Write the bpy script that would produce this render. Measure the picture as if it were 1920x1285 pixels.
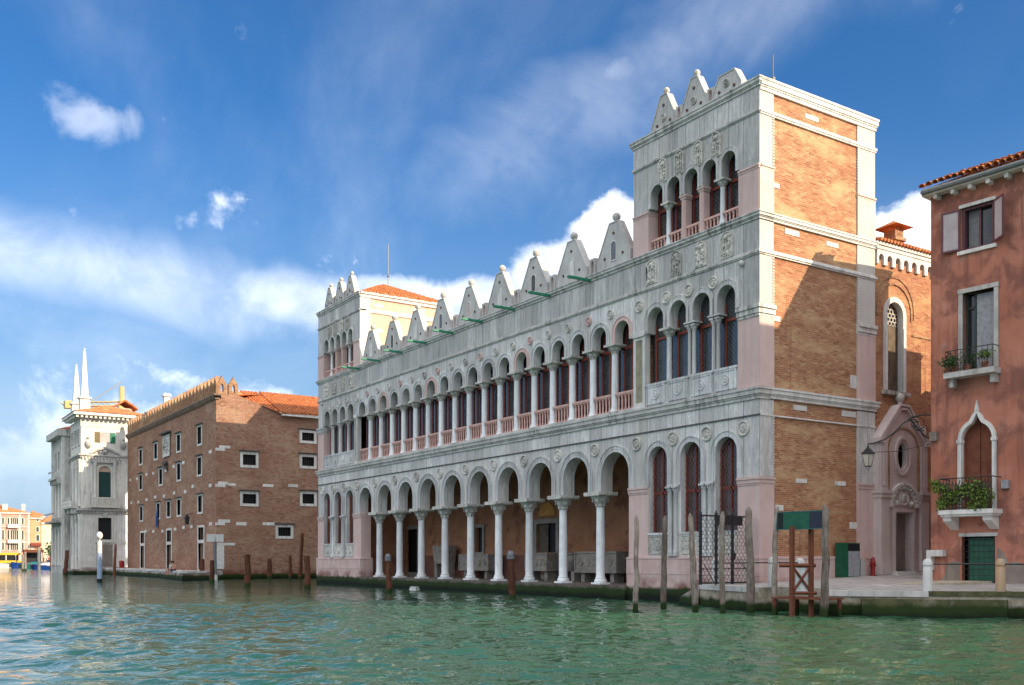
import bpy, bmesh, math, random
import numpy as np
from mathutils import Vector, Matrix
R_ = math.radians
sc = bpy.context.scene
for o in list(bpy.data.objects): bpy.data.objects.remove(o)
random.seed(7)
COL = sc.collection

# ------------------------------------------------------------------ camera
cd_ = bpy.data.cameras.new('camera'); cam = bpy.data.objects.new('camera', cd_); COL.objects.link(cam)
cam.location = (29.41, -31.75, 2.0); cam.rotation_euler = (R_(90), 0, R_(56.76))
cd_.sensor_width = 36; cd_.lens = 35.0; cd_.shift_y = 0.2119; cd_.clip_end = 3000
sc.camera = cam
sc.render.resolution_x = 1024; sc.render.resolution_y = 685
# ------------------------------------------------------------------ light
SUN_EL, SUN_AZ = 26.0, 24.0            # azimuth from +X towards +Y
sv = Vector((math.cos(R_(SUN_EL))*math.cos(R_(SUN_AZ)), math.cos(R_(SUN_EL))*math.sin(R_(SUN_AZ)), math.sin(R_(SUN_EL))))
sl = bpy.data.lights.new('sun', 'SUN'); sl.energy = 1.9; sl.angle = R_(0.5); sl.color = (1.0, .81, .57)
so = bpy.data.objects.new('sun', sl); COL.objects.link(so); so.rotation_euler = sv.to_track_quat('Z', 'Y').to_euler()
so.location = (40, 20, 60)
sc.view_settings.view_transform = 'Standard'; sc.view_settings.look = 'None'
sc.view_settings.gamma = 1.0; sc.view_settings.exposure = 1.85

class N:
    """tiny node-tree writer"""
    def __init__(s, tree): s.t = tree; s.n = tree.nodes; s.l = tree.links
    def __call__(s, typ, props=None, **ins):
        nd = s.n.new(typ)
        for k, v in (props or {}).items(): setattr(nd, k, v)
        for k, v in ins.items():
            k2 = int(k[1:]) if k[0] == 'i' and k[1:].isdigit() else k.replace('_', ' ')
            s.set(nd.inputs[k2], v)
        return nd
    def set(s, sock, v):
        if isinstance(v, bpy.types.NodeSocket): s.l.new(v, sock)
        elif isinstance(v, bpy.types.Node): s.l.new(v.outputs[0], sock)
        else:
            if isinstance(v, tuple) and len(v) == 3 and sock.type == 'RGBA': v = v + (1,)
            sock.default_value = v
    def math(s, op, a, b=0.0, c=0.0, clamp=False):
        nd = s.n.new('ShaderNodeMath'); nd.operation = op; nd.use_clamp = clamp
        for i, v in enumerate((a, b, c)): s.set(nd.inputs[i], v)
        return nd.outputs[0]
    def vm(s, op, a, b=(0, 0, 0)):
        nd = s.n.new('ShaderNodeVectorMath'); nd.operation = op
        s.set(nd.inputs[0], a); s.set(nd.inputs[1], b)
        return nd.outputs['Value'] if op in ('DOT_PRODUCT', 'LENGTH') else nd.outputs[0]
    def mix(s, f, a, b, mode='MIX'):
        nd = s.n.new('ShaderNodeMix'); nd.data_type = 'RGBA'; nd.blend_type = mode; nd.clamp_factor = True
        s.set(nd.inputs[0], f); s.set(nd.inputs[6], a); s.set(nd.inputs[7], b)
        return nd.outputs[2]
    def ramp(s, f, a, b, lo=0.0, hi=1.0):
        nd = s.n.new('ShaderNodeMapRange'); nd.interpolation_type = 'SMOOTHSTEP'
        for i, v in enumerate((f, a, b, lo, hi)): s.set(nd.inputs[i], v)
        return nd.outputs[0]
    def noise(s, vec, scale, detail=3, rough=.55, dist=0.0):
        nd = s('ShaderNodeTexNoise', Scale=scale, Detail=detail, Roughness=rough, Distortion=dist)
        s.set(nd.inputs['Vector'], vec); return nd.outputs[0]
    def mapv(s, vec, sx, sy, sz):
        return s.vm('MULTIPLY', vec, (sx, sy, sz))

SKY_SEED, SKY_T = 124.8, .466
# ------------------------------------------------------------------ world: daylight sky with clouds
w = bpy.data.worlds.new('World'); sc.world = w; w.use_nodes = True
w.node_tree.nodes.clear(); W = N(w.node_tree)
sky = W('ShaderNodeTexSky', dict(sky_type='NISHITA', sun_disc=False, sun_elevation=R_(SUN_EL), sun_rotation=R_(90-SUN_AZ), altitude=0, air_density=1.0, dust_density=.35, ozone_density=2.2))
tc = W('ShaderNodeTexCoord'); D = tc.outputs['Generated']
sep = W('ShaderNodeSeparateXYZ', Vector=D)
zz = W.math('MAXIMUM', sep.outputs[2], 0.0)
hs = W.mix(1.0, sky.outputs[0], (.086, .196, .295), 'MULTIPLY')
hs = W.mix(W.ramp(zz, .42, .0, 0.0, .9), hs, (.72, 1.02, 1.36))
dz = W.math('ADD', zz, 0.30)
px_ = W.math('DIVIDE', sep.outputs[0], dz); py_ = W.math('DIVIDE', sep.outputs[1], dz)
flat = W('ShaderNodeCombineXYZ', X=px_, Y=py_, Z=SKY_SEED).outputs[0]
rot = W('ShaderNodeVectorRotate', dict(rotation_type='Z_AXIS'), Angle=R_(20)); W.set(rot.inputs['Vector'], flat)
cir = W.noise(W.mapv(rot.outputs[0], .7, 1.5, 1), 1.3, 7, .6, .5)
veil = W.noise(W.mapv(rot.outputs[0], .8, 1.0, 1), .7, 3, .5, .2)
cirm = W.math('MULTIPLY', W.ramp(cir, .40, .80), W.ramp(veil, .36, .64))
cirm = W.math('MULTIPLY', cirm, .17)
puff = W.noise(D, 16.0, 8, .6, .3)
puff2 = W.noise(D, 5.0, 6, .6, .5)
# cumulus added over the whole sky, seeded clear in view, filling the shaded facade
low = W.noise(W.mapv(flat, 1, 1, 1), .55, 3, .5, .3)
cum = W.math('ADD', W.math('MULTIPLY', low, 1.0), W.math('MULTIPLY', W.math('SUBTRACT', puff, .5), .28))
cum = W.math('MULTIPLY', W.math('MULTIPLY', W.ramp(cum, SKY_T, SKY_T+.11), .96), W.ramp(zz, .05, .26, .10, 1.0))
CR = Vector((.5481, .8364, 0)); CF = Vector((-.8364, .5481, 0))
def blob(px, py, wx, wy, amp, tilt, soft, strength, nz):
    d = (CF + CR*((px-960)/1866.) + Vector((0, 0, (1049.4-py)/1866.))).normalized()
    e1 = d.cross(Vector((0, 0, 1))).normalized(); e2 = e1.cross(d)
    q = Matrix.Rotation(R_(tilt), 3, d); e1 = q @ e1; e2 = q @ e2
    a = W.math('DIVIDE', W.vm('DOT_PRODUCT', D, tuple(e1)), wx/1866.)
    b = W.math('DIVIDE', W.vm('DOT_PRODUCT', D, tuple(e2)), wy/1866.)
    r = W.math('SQRT', W.math('ADD', W.math('MULTIPLY', a, a), W.math('MULTIPLY', b, b)))
    r = W.math('ADD', r, W.math('MULTIPLY', W.math('SUBTRACT', nz, .5), amp))
    m = W.ramp(r, 1.0, 1.0-soft)
    front = W.math('GREATER_THAN', W.vm('DOT_PRODUCT', D, tuple(d)), 0.0)
    return W.math('MULTIPLY', W.math('MULTIPLY', m, front), strength)
blobs = [blob(170, 222, 85, 46, 3.2, -8, .8, .26, puff), blob(100, 490, 760, 105, 1.6, 7, .98, .27, puff2),
         blob(820, 560, 330, 48, 2.0, 0, .55, .45, puff), blob(1150, 460, 85, 95, 1.7, 12, .32, .72, puff),
         blob(1030, 500, 110, 50, 2.0, -20, .5, .5, puff), blob(620, 580, 330, 70, 1.8, 6, .8, .34, puff2),
         blob(1700, 470, 120, 92, 1.4, -10, .3, .75, puff), blob(1145, 135, 85, 42, 2.8, -5, .9, .16, puff),
         blob(100, 800, 620, 210, 1.2, 0, .98, .14, puff2), blob(1330, 60, 620, 150, 1.7, -22, .95, .13, puff2)]
m = W.math('MAXIMUM', cirm, cum)
for b in blobs: m = W.math('MAXIMUM', m, b)
shade = W.ramp(puff, .30, .66)
ccol = W.mix(shade, (2.5, 2.6, 2.8), (4.6, 4.5, 4.4))
skyc = W.mix(m, hs, ccol)
bg = W('ShaderNodeBackground', Color=skyc, Strength=0.15)
wo = W('ShaderNodeOutputWorld', Surface=bg.outputs[0])

# ------------------------------------------------------------------ mesh helpers
class MB:
    def __init__(s, T=None): s.v = []; s.f = []; s.T = T
    def add(s, pts, faces):
        b = len(s.v)
        s.v += [tuple(s.T(*p)) if s.T else tuple(p) for p in pts]
        s.f += [tuple(b+i for i in q) for q in faces]; return s
    def box(s, u0, u1, d0, d1, z0, z1):
        return s.add([(u0,d0,z0),(u1,d0,z0),(u1,d1,z0),(u0,d1,z0),(u0,d0,z1),(u1,d0,z1),(u1,d1,z1),(u0,d1,z1)],
                     [(0,1,5,4),(1,2,6,5),(2,3,7,6),(3,0,4,7),(4,5,6,7),(3,2,1,0)])
    def prism(s, poly, d0, d1):
        n = len(poly)
        return s.add([(u,d0,z) for u,z in poly]+[(u,d1,z) for u,z in poly],
                     [tuple(range(n)), tuple(range(2*n-1,n-1,-1))]+[(i,(i+1)%n,n+(i+1)%n,n+i) for i in range(n)])
    def slab(s, poly, z0, z1):            # horizontal polygon extruded upwards
        n = len(poly)
        return s.add([(p[0],p[1],z0) for p in poly]+[(p[0],p[1],p[2] if len(p)>2 else z1) for p in poly],
                     [tuple(range(n-1,-1,-1)), tuple(range(n,2*n))]+[(i,(i+1)%n,n+(i+1)%n,n+i) for i in range(n)])
    def lathe(s, cu, cd, prof, seg=12, ph=0.0, sq=None):
        pts = []; fs = []
        for r, z in prof:
            for i in range(seg):
                a = 2*math.pi*(i+ph)/seg; pts.append((cu+r*math.cos(a), cd+r*math.sin(a), z))
        for k in range(len(prof)-1):
            for i in range(seg):
                j = (i+1) % seg; fs.append((k*seg+i, k*seg+j, (k+1)*seg+j, (k+1)*seg+i))
        fs.append(tuple(range(seg-1,-1,-1))); m_ = (len(prof)-1)*seg; fs.append(tuple(range(m_, m_+seg)))
        return s.add(pts, fs)
    def disc(s, cu, cz, prof, seg=20):    # lathe about the depth axis: prof of (r, d)
        pts = []; fs = []
        for r, d in prof:
            for i in range(seg):
                a = 2*math.pi*i/seg; pts.append((cu+r*math.cos(a), d, cz+r*math.sin(a)))
        for k in range(len(prof)-1):
            for i in range(seg):
                j = (i+1) % seg; fs.append((k*seg+i, k*seg+j, (k+1)*seg+j, (k+1)*seg+i))
        fs.append(tuple(range(seg-1,-1,-1))); m_ = (len(prof)-1)*seg; fs.append(tuple(range(m_, m_+seg)))
        return s.add(pts, fs)
    def tube(s, pts, r, seg=6):
        P = [Vector(p) for p in pts]; n = len(P); rr = r if isinstance(r, (list, tuple)) else [r]*n
        out = []; fs = []; up = Vector((0, 0, 1))
        for k in range(n):
            t = (P[min(k+1,n-1)]-P[max(k-1,0)]).normalized()
            a = t.cross(up if abs(t.z) < .95 else Vector((0,1,0))).normalized(); b = t.cross(a)
            for i in range(seg):
                an = 2*math.pi*i/seg; out.append(tuple(P[k]+(a*math.cos(an)+b*math.sin(an))*rr[k]))
        for k in range(n-1):
            for i in range(seg):
                j = (i+1) % seg; fs.append((k*seg+i, k*seg+j, (k+1)*seg+j, (k+1)*seg+i))
        fs += [tuple(range(seg-1,-1,-1)), tuple(range((n-1)*seg, n*seg))]
        return s.add(out, fs)
    def tile(s, p, q, r0, r1, th=.022, seg=6):
        t = (q-p).normalized(); a = t.cross(Vector((0, 0, 1))).normalized(); b = a.cross(t).normalized(); out = []; fs = []
        for P_, r in ((p, r0), (q, r1)):
            for rr in (r, r-th):
                for i in range(seg+1):
                    an = math.pi*i/seg; out.append(tuple(P_+(a*math.cos(an)+b*math.sin(an))*rr))
        n = seg+1
        for i in range(seg): fs += [(i, i+1, 2*n+i+1, 2*n+i), (n+i+1, n+i, 3*n+i, 3*n+i+1), (i, i+1, n+i+1, n+i)]
        return s.add(out, fs)
    def sphere(s, c, r, seg=14, rings=9, sz=1.0):
        prof = [(max(1e-4, r*math.sin(math.pi*k/rings)), c[2]-r*sz*math.cos(math.pi*k/rings)) for k in range(rings+1)]
        return s.lathe(c[0], c[1], prof, seg)
    def cell(s, u0, u1, zb, zt, uc, hw, zo, zs, d0, d1, prof=None, seg=14):
        """a wall block u0..u1 x zb..zt with one arched opening"""
        prof = prof or (lambda t: hw*math.sqrt(max(0, 1-t*t)))
        ts = [-math.cos(math.pi*i/seg) for i in range(seg+1)]
        arc = [(uc+hw*t, zs+prof(t)) for t in ts]
        F = []
        def q(a, b, c, d): F.append((a, b, c, d))
        if uc-hw > u0+1e-4: q((u0,zb),(uc-hw,zb),(uc-hw,zt),(u0,zt))
        if u1 > uc+hw+1e-4: q((uc+hw,zb),(u1,zb),(u1,zt),(uc+hw,zt))
        if zo > zb+1e-4: q((uc-hw,zb),(uc+hw,zb),(uc+hw,zo),(uc-hw,zo))
        for i in range(seg): q(arc[i], arc[i+1], (arc[i+1][0],zt), (arc[i][0],zt))
        for a in F:
            s.add([(p[0],d0,p[1]) for p in a], [(0,1,2,3)]); s.add([(p[0],d1,p[1]) for p in a], [(3,2,1,0)])
        op = [(uc-hw,zo)]+arc+[(uc+hw,zo)]
        for i in range(len(op)-1):
            a, b = op[i], op[i+1]; s.add([(a[0],d0,a[1]),(a[0],d1,a[1]),(b[0],d1,b[1]),(b[0],d0,b[1])], [(0,1,2,3)])
        if zo > zb+1e-4: s.add([(uc-hw,d0,zo),(uc+hw,d0,zo),(uc+hw,d1,zo),(uc-hw,d1,zo)], [(0,1,2,3)])
        s.add([(u0,d0,zb),(u0,d1,zb),(u0,d1,zt),(u0,d0,zt)], [(0,1,2,3)]); s.add([(u1,d0,zb),(u1,d1,zb),(u1,d1,zt),(u1,d0,zt)], [(3,2,1,0)])
        s.add([(u0,d0,zt),(u1,d0,zt),(u1,d1,zt),(u0,d1,zt)], [(0,1,2,3)])
        if zo > zb+1e-4: s.add([(u0,d0,zb),(u1,d0,zb),(u1,d1,zb),(u0,d1,zb)], [(3,2,1,0)])
        else:
            for a, b in ((u0,uc-hw),(uc+hw,u1)):
                if b-a > 1e-4: s.add([(a,d0,zb),(b,d0,zb),(b,d1,zb),(a,d1,zb)], [(3,2,1,0)])
        return s
    def band(s, pts, wd, d0, d1):
        """moulding of width wd along the outer side of a polyline (u,z)"""
        n = len(pts); out = []
        for i in range(n):
            a = Vector(pts[max(i-1,0)]); b = Vector(pts[min(i+1,n-1)]); t = (b-a).normalized()
            out.append((pts[i][0]-t.y*wd, pts[i][1]+t.x*wd))
        for i in range(n-1):
            s.prism([pts[i], pts[i+1], out[i+1], out[i]], d0, d1)
        return s
    def holes(s, u0, u1, z0, z1, d0, d1, hs):
        us = sorted({u0, u1, *[h[0] for h in hs], *[h[1] for h in hs]}); zs = sorted({z0, z1, *[h[2] for h in hs], *[h[3] for h in hs]})
        us = [u for u in us if u0 <= u <= u1]; zs = [z for z in zs if z0 <= z <= z1]
        for i in range(len(us)-1):
            for k in range(len(zs)-1):
                cu, cz = (us[i]+us[i+1])/2, (zs[k]+zs[k+1])/2
                if any(h[0] < cu < h[1] and h[2] < cz < h[3] for h in hs): continue
                p = [(us[i],zs[k]),(us[i+1],zs[k]),(us[i+1],zs[k+1]),(us[i],zs[k+1])]
                s.add([(a,d0,b) for a,b in p], [(0,1,2,3)]); s.add([(a,d1,b) for a,b in p], [(3,2,1,0)])
        for a, b, c, d in hs:
            s.add([(a,d0,c),(b,d0,c),(b,d0,d),(a,d0,d),(a,d1,c),(b,d1,c),(b,d1,d),(a,d1,d)], [(0,4,5,1),(1,5,6,2),(2,6,7,3),(3,7,4,0)])
        s.add([(u0,d0,z0),(u1,d0,z0),(u1,d0,z1),(u0,d0,z1),(u0,d1,z0),(u1,d1,z0),(u1,d1,z1),(u0,d1,z1)], [(0,4,5,1),(1,5,6,2),(2,6,7,3),(3,7,4,0)])
        return s
    def frame(s, u0, u1, z0, z1, wd, d0, d1):
        s.box(u0, u0+wd, d0, d1, z0, z1); s.box(u1-wd, u1, d0, d1, z0, z1)
        s.box(u0+wd, u1-wd, d0, d1, z1-wd, z1); return s.box(u0+wd, u1-wd, d0, d1, z0, z0+wd)
    def mesh(s, name, smooth=False):
        me = bpy.data.meshes.new(name); me.from_pydata(s.v, [], s.f)
        bm = bmesh.new(); bm.from_mesh(me); bmesh.ops.remove_doubles(bm, verts=bm.verts, dist=1e-5)
        bmesh.ops.recalc_face_normals(bm, faces=bm.faces); bm.to_mesh(me); bm.free()
        if smooth:
            me.polygons.foreach_set('use_smooth', [True]*len(me.polygons)); me.set_sharp_from_angle(angle=R_(38))
        return me

def O(name, m, mt, parent=None, loc=(0,0,0), rot=(0,0,0), smooth=False, scale=None):
    me = m.mesh(name, smooth) if isinstance(m, MB) else m
    if mt is not None and not me.materials: me.materials.append(mt)
    o = bpy.data.objects.new(name, me); COL.objects.link(o)
    if mt is not None and me.materials[0] != mt:
        o.material_slots[0].link = 'OBJECT'; o.material_slots[0].material = mt
    o.parent = parent; o.location = loc; o.rotation_euler = rot
    if scale: o.scale = scale
    return o
def thing(name, label, cat, loc=(0,0,0), rz=0.0, group=None):
    o = bpy.data.objects.new(name, None); COL.objects.link(o); o.location = loc; o.rotation_euler = (0,0,rz)
    o.empty_display_size = .3
    return tag(o, label, cat, group)
def tag(o, label, cat, group=None):
    o['label'] = label; o['category'] = cat
    if group: o['group'] = group
    return o
def struct(o): o['kind'] = 'structure'; return o
def stuff(o): o['kind'] = 'stuff'; return o
def copy_thing(root, loc, rz=None, label=None):
    r = root.copy(); COL.objects.link(r); r.location = loc
    if rz is not None: r.rotation_euler = (0,0,rz)
    if label: r['label'] = label
    for ch in root.children:
        c = ch.copy(); COL.objects.link(c); c.parent = r
        for g in ch.children:
            d = g.copy(); COL.objects.link(d); d.parent = c
    return r

# ------------------------------------------------------------------ materials
def S(r, g, b): return tuple(((c/255.+.055)/1.055)**2.4 if c > 10 else c/255./12.92 for c in (r, g, b))
MT = {}
def material(name): 
    m_ = bpy.data.materials.new(name); m_.use_nodes = True; m_.node_tree.nodes.clear(); MT[name] = m_
    return m_, N(m_.node_tree)
def finish(n, col, rough=.8, bump=None, bstr=.4, bdist=.02, spec=.3, metal=0.0, **kw):
    p = n('ShaderNodeBsdfPrincipled', Roughness=rough, Metallic=metal)
    n.set(p.inputs['Base Color'], col); p.inputs['Specular IOR Level'].default_value = spec
    for k, v in kw.items(): n.set(p.inputs[k.replace('_', ' ')], v)
    if bump is not None:
        b = n('ShaderNodeBump', Strength=bstr, Distance=bdist, Height=bump); n.l.new(b.outputs[0], p.inputs['Normal'])
    n('ShaderNodeOutputMaterial', Surface=p.outputs[0]); return p
def pos(n): return n('ShaderNodeNewGeometry').outputs['Position']
def rnd(n, amt): return n.ramp(n('ShaderNodeObjectInfo').outputs['Random'], 0, 1, 1-amt, 1+amt)
def tide(n, col, P, z0, wob=.18, redk=.75):
    z = n('ShaderNodeSeparateXYZ', Vector=P).outputs[2]
    h = n.math('ADD', z, n.math('MULTIPLY', n.math('SUBTRACT', n.noise(P, 1.7, 4), .5), -2*wob))
    red = n.mix(n.ramp(h, z0+.75, z0+.2), col, (.16, .045, .03))
    col = n.mix(n.math('MULTIPLY', n.ramp(n.noise(P, .8, 3), .35, .6), redk), col, red)
    col = n.mix(n.ramp(h, z0+.16, z0-.05), col, (.022, .040, .008))
    return n.mix(n.ramp(h, z0-.10, z0-.42), col, (.006, .010, .005))
def surf(name, c1, c2, scale=1.5, rough=.85, streak=0.0, scol=(.10,.09,.08), tint=0.0, bstr=.25, bscale=25, bdist=.01, spec=.25, tz=None, patch=None, speck=0.0, sscale=1.1, redk=.75):
    m_, n = material(name); P = pos(n)
    col = n.mix(n.ramp(n.noise(P, scale, 5, .6), .3, .7), c1, c2)
    if patch:
        for pc, ps, lo, hi, st in patch:
            col = n.mix(n.math('MULTIPLY', n.ramp(n.noise(P, ps, 6, .65, .4), lo, hi), st), col, pc)
    if streak:
        s_ = n.noise(n.mapv(P, sscale, sscale, sscale*.05), 4.0, 5, .6)
        s2 = n.noise(P, .45, 3)
        col = n.mix(n.math('MULTIPLY', n.math('MULTIPLY', n.ramp(s_, .42, .72), n.ramp(s2, .32, .62)), streak), col, scol)
    if speck: col = n.mix(n.math('MULTIPLY', n.ramp(n.noise(P, 14, 4), .56, .72), speck), col, scol)
    if tint: col = n.vm('SCALE', col); 
    if tint:
        nd = col.node; n.set(nd.inputs['Scale'], rnd(n, tint))
    if tz is not None: col = tide(n, col, P, tz, redk=redk)
    finish(n, col, rough, n.noise(P, bscale, 5, .6), bstr, bdist, spec); return m_
def flat_(name, c, rough=.6, spec=.4, metal=0.0, **kw):
    m_, n = material(name); P = pos(n)
    col = n.mix(n.ramp(n.noise(P, 6, 4), .3, .7), tuple(x*.82 for x in c), tuple(min(1, x*1.12) for x in c))
    finish(n, col, rough, None, spec=spec, metal=metal, **kw); return m_

def marble(name, base, tint=.13, dark=.45, cool=True):
    m_, n = material(name); P = pos(n); oi = n('ShaderNodeObjectInfo').outputs['Random']
    P2 = n.vm('ADD', P, n('ShaderNodeCombineXYZ', X=n.math('MULTIPLY', oi, 31.0), Y=0.0, Z=n.math('MULTIPLY', oi, 17.0)).outputs[0])
    vein = n.noise(n.mapv(P2, 1.6, 1.6, .35), 2.2, 8, .68, 1.2)
    col = n.mix(n.ramp(vein, .36, .66), tuple(x*.80 for x in base), tuple(min(.9, x*1.14) for x in base))
    thin = n.noise(n.mapv(P2, 1.3, 1.3, .5), 3.5, 6, .6, 2.0)
    col = n.mix(n.math('MULTIPLY', n.ramp(n.math('ABSOLUTE', n.math('SUBTRACT', thin, .5)), .035, .0), .4), col, tuple(x*.45 for x in base))
    # slab-to-slab tone: vertical facing slabs about 0.9 m wide
    sx = n('ShaderNodeSeparateXYZ', Vector=P)
    cellc = n.math('FLOOR', n.math('MULTIPLY', n.math('ADD', sx.outputs[0], sx.outputs[1]), 1.12))
    wn = n('ShaderNodeTexWhiteNoise', dict(noise_dimensions='2D')); n.set(wn.inputs['Vector'], n('ShaderNodeCombineXYZ', X=cellc, Y=n.math('FLOOR', n.math('MULTIPLY', sx.outputs[2], .21)), Z=0.0).outputs[0])
    col = n.mix(n.ramp(wn.outputs[0], 0, 1, 0, .5), col, tuple(x*.60 for x in base))
    fr = n.math('FRACT', n.math('MULTIPLY', n.math('ADD', sx.outputs[0], sx.outputs[1]), 1.12))
    joint = n.math('LESS_THAN', n.math('ABSOLUTE', n.math('SUBTRACT', fr, .5)), .488)
    st = n.noise(n.mapv(P, 1.5, 1.5, .06), 4.0, 6, .6); s2 = n.noise(P, .5, 4, .6)
    col = n.mix(n.math('MULTIPLY', n.math('MULTIPLY', n.ramp(st, .42, .70), n.ramp(s2, .30, .60)), dark), col, (.085, .085, .085))
    warm = n.noise(n.mapv(P, .6, .6, .15), 1.2, 4)
    col = n.mix(n.math('MULTIPLY', n.ramp(warm, .52, .72), .35), col, (.50, .43, .33))
    col = n.mix(joint, (.14, .14, .14), col)
    sc_ = n.vm('SCALE', col); n.set(sc_.node.inputs['Scale'], rnd(n, tint))
    finish(n, sc_, .62, n.noise(P, 22, 5), .18, .01, .35); return m_

def brickmat(name, a, b, mortar, pale, tz=None, dark=.5, palest=.55, bw=.27, bh=.085):
    m_, n = material(name); P = pos(n); sx = n('ShaderNodeSeparateXYZ', Vector=P)
    z_ = n.math('ADD', sx.outputs[2], n.math('MULTIPLY', n.math('SUBTRACT', n.noise(P, .9, 2), .5), .05))
    V = n('ShaderNodeCombineXYZ', X=n.math('ADD', sx.outputs[0], sx.outputs[1]), Y=z_, Z=0.0).outputs[0]
    bt = n('ShaderNodeTexBrick', dict(offset=.5), Color1=a, Color2=b, Mortar=mortar, Scale=1.0)
    n.set(bt.inputs['Vector'], V)
    for k, v in (('Mortar Size', .011), ('Mortar Smooth', .2), ('Bias', -.1), ('Brick Width', bw), ('Row Height', bh)): bt.inputs[k].default_value = v
    col = bt.outputs[0]
    # single bricks darker / paler
    row = n.math('FLOOR', n.math('DIVIDE', z_, bh)); cx = n.math('FLOOR', n.math('DIVIDE', n.math('ADD', n.math('ADD', sx.outputs[0], sx.outputs[1]), n.math('MULTIPLY', row, bw*.5)), bw))
    wn = n('ShaderNodeTexWhiteNoise', dict(noise_dimensions='2D')); n.set(wn.inputs['Vector'], n('ShaderNodeCombineXYZ', X=cx, Y=row, Z=0.0).outputs[0])
    col = n.mix(n.math('MULTIPLY', n.math('LESS_THAN', wn.outputs[0], .13), .32), col, tuple(x*.32 for x in a))
    col = n.mix(n.math('MULTIPLY', n.math('GREATER_THAN', wn.outputs[0], .84), .4), col, pale)
    lay = n.noise(n.mapv(P, .35, .35, 1.0), 1.0, 6, .65, .3)
    col = n.mix(n.math('MULTIPLY', n.ramp(lay, .46, .66), palest), col, pale)
    zone = n.noise(P, .22, 4, .6, .5)
    col = n.mix(n.math('MULTIPLY', n.ramp(zone, .46, .64), .35), col, n.mix(.5, a, tuple(x*.6 for x in b)))
    lay2 = n.noise(n.mapv(P, .5, .5, 1.4), 2.3, 6, .7)
    col = n.mix(n.math('MULTIPLY', n.ramp(lay2, .55, .72), dark), col, tuple(x*.35 for x in a))
    st = n.noise(n.mapv(P, 1.2, 1.2, .07), 3.2, 5, .6)
    col = n.mix(n.math('MULTIPLY', n.ramp(st, .58, .78), .45), col, tuple(x*.3 for x in b))
    if tz is not None: col = tide(n, col, P, tz)
    hgt = n.math('ADD', n.math('MULTIPLY', bt.outputs[1], -1.0), n.noise(P, 9, 5))
    finish(n, col, .92, hgt, .6, .03, .15); return m_

marble('marble', (.67, .65, .62), dark=.2, tint=.14); marble('marble_upper', (.58, .56, .53), dark=.36, tint=.14)
marble('marble_pale', (.66, .655, .64), dark=.35); surf('marble_cream', (.50, .465, .42), (.58, .545, .50), .7, .6, .22, (.46,.42,.36), tint=.03)
surf('column_marble', (.70, .71, .71), (.82, .83, .83), 2.5, .55, .3, (.22,.22,.21), tint=.12, sscale=2.2, spec=.4)
surf('capital_stone', (.50, .475, .43), (.70, .675, .61), 3.5, .8, .3, (.12,.105,.085), tint=.08, bscale=14, bstr=1.0, bdist=.05, speck=.95)  # dark specks in the colour stand in for shade in the leaf crevices
surf('istria', (.62, .60, .56), (.76, .74, .70), 1.8, .75, .45, (.12,.115,.105), tint=.06)
surf('istria_dirty', (.44, .42, .39), (.60, .58, .54), 1.2, .8, .75, (.06,.058,.05), tint=.08, patch=[((.10,.12,.06), 1.3, .60, .74, .5)])
surf('pink_stone', (.58, .41, .37), (.66, .49, .45), .9, .75, .4, (.42,.28,.25), tint=.05, patch=[((.55,.46,.41), 1.6, .55, .72, .5)])
surf('pink_plinth', (.56, .38, .34), (.66, .49, .45), 1.1, .8, .3, (.22,.13,.10), tz=.62, patch=[((.58,.50,.45), 2.0, .52, .7, .55)])
surf('pink_baluster', (.62, .36, .30), (.70, .44, .38), 2.5, .7, .2)
surf('relief_stone', (.46, .44, .40), (.70, .66, .59), 5, .85, .3, tint=.22, bscale=11, bstr=1.0, bdist=.06, speck=.7)
surf('green_marble', (.24, .215, .14), (.36, .32, .21), 2.2, .5, .3, (.08,.075,.05))
surf('merlon_stone', (.46, .44, .42), (.55, .53, .50), 1.4, .85, .35, (.16,.15,.14), tint=.06)
surf('stone_brown', (.17, .12, .09), (.27, .20, .15), 2, .9, .3)
flat_('stud', (.13, .07, .05), .8)
surf('stone_dark', (.075, .07, .065), (.13, .125, .115), 3, .9)
brickmat('brick', (.38, .14, .075), (.46, .21, .105), (.45, .34, .22), (.61, .42, .235), palest=.7, dark=.35)
brickmat('brick_wing', (.35, .125, .065), (.42, .18, .095), (.42, .30, .20), (.54, .34, .17), palest=.6)
brickmat('brick_warehouse', (.28, .12, .08), (.35, .19, .125), (.44, .34, .25), (.45, .32, .22), tz=.45, palest=.55, bw=.34, bh=.12)
brickmat('brick_merlon', (.31, .15, .085), (.40, .21, .12), (.40, .30, .19), (.52, .36, .20), palest=.6)
surf('tile', (.42, .13, .05), (.60, .24, .10), 3.0, .9, 0, tint=0, bscale=12, patch=[((.24,.085,.045), 1.1, .52, .66, .7), ((.62,.36,.18), 2.1, .56, .68, .6)])
surf('plaster_red', (.41, .15, .095), (.51, .215, .145), .55, .92, .85, (.20,.085,.065), patch=[((.52,.23,.165), .7, .5, .68, .6), ((.22,.095,.075), .9, .46, .62, .8), ((.36,.27,.23), .8, .61, .65, .5), ((.56,.30,.22), .5, .58, .66, .5)], bscale=12)
surf('plaster_grey', (.21, .175, .15), (.30, .25, .21), 1.3, .95, .3)
surf('stucco_pale', (.54, .38, .28), (.64, .48, .37), .9, .9, .3, (.42,.30,.20), patch=[((.72,.62,.48), .6, .5, .65, .6)])
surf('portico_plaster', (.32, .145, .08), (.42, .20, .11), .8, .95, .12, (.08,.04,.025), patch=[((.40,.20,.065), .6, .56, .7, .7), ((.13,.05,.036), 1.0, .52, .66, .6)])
surf('portico_brick', (.15, .062, .045), (.22, .10, .075), 1.4, .95, .3, (.05,.03,.025))
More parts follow.
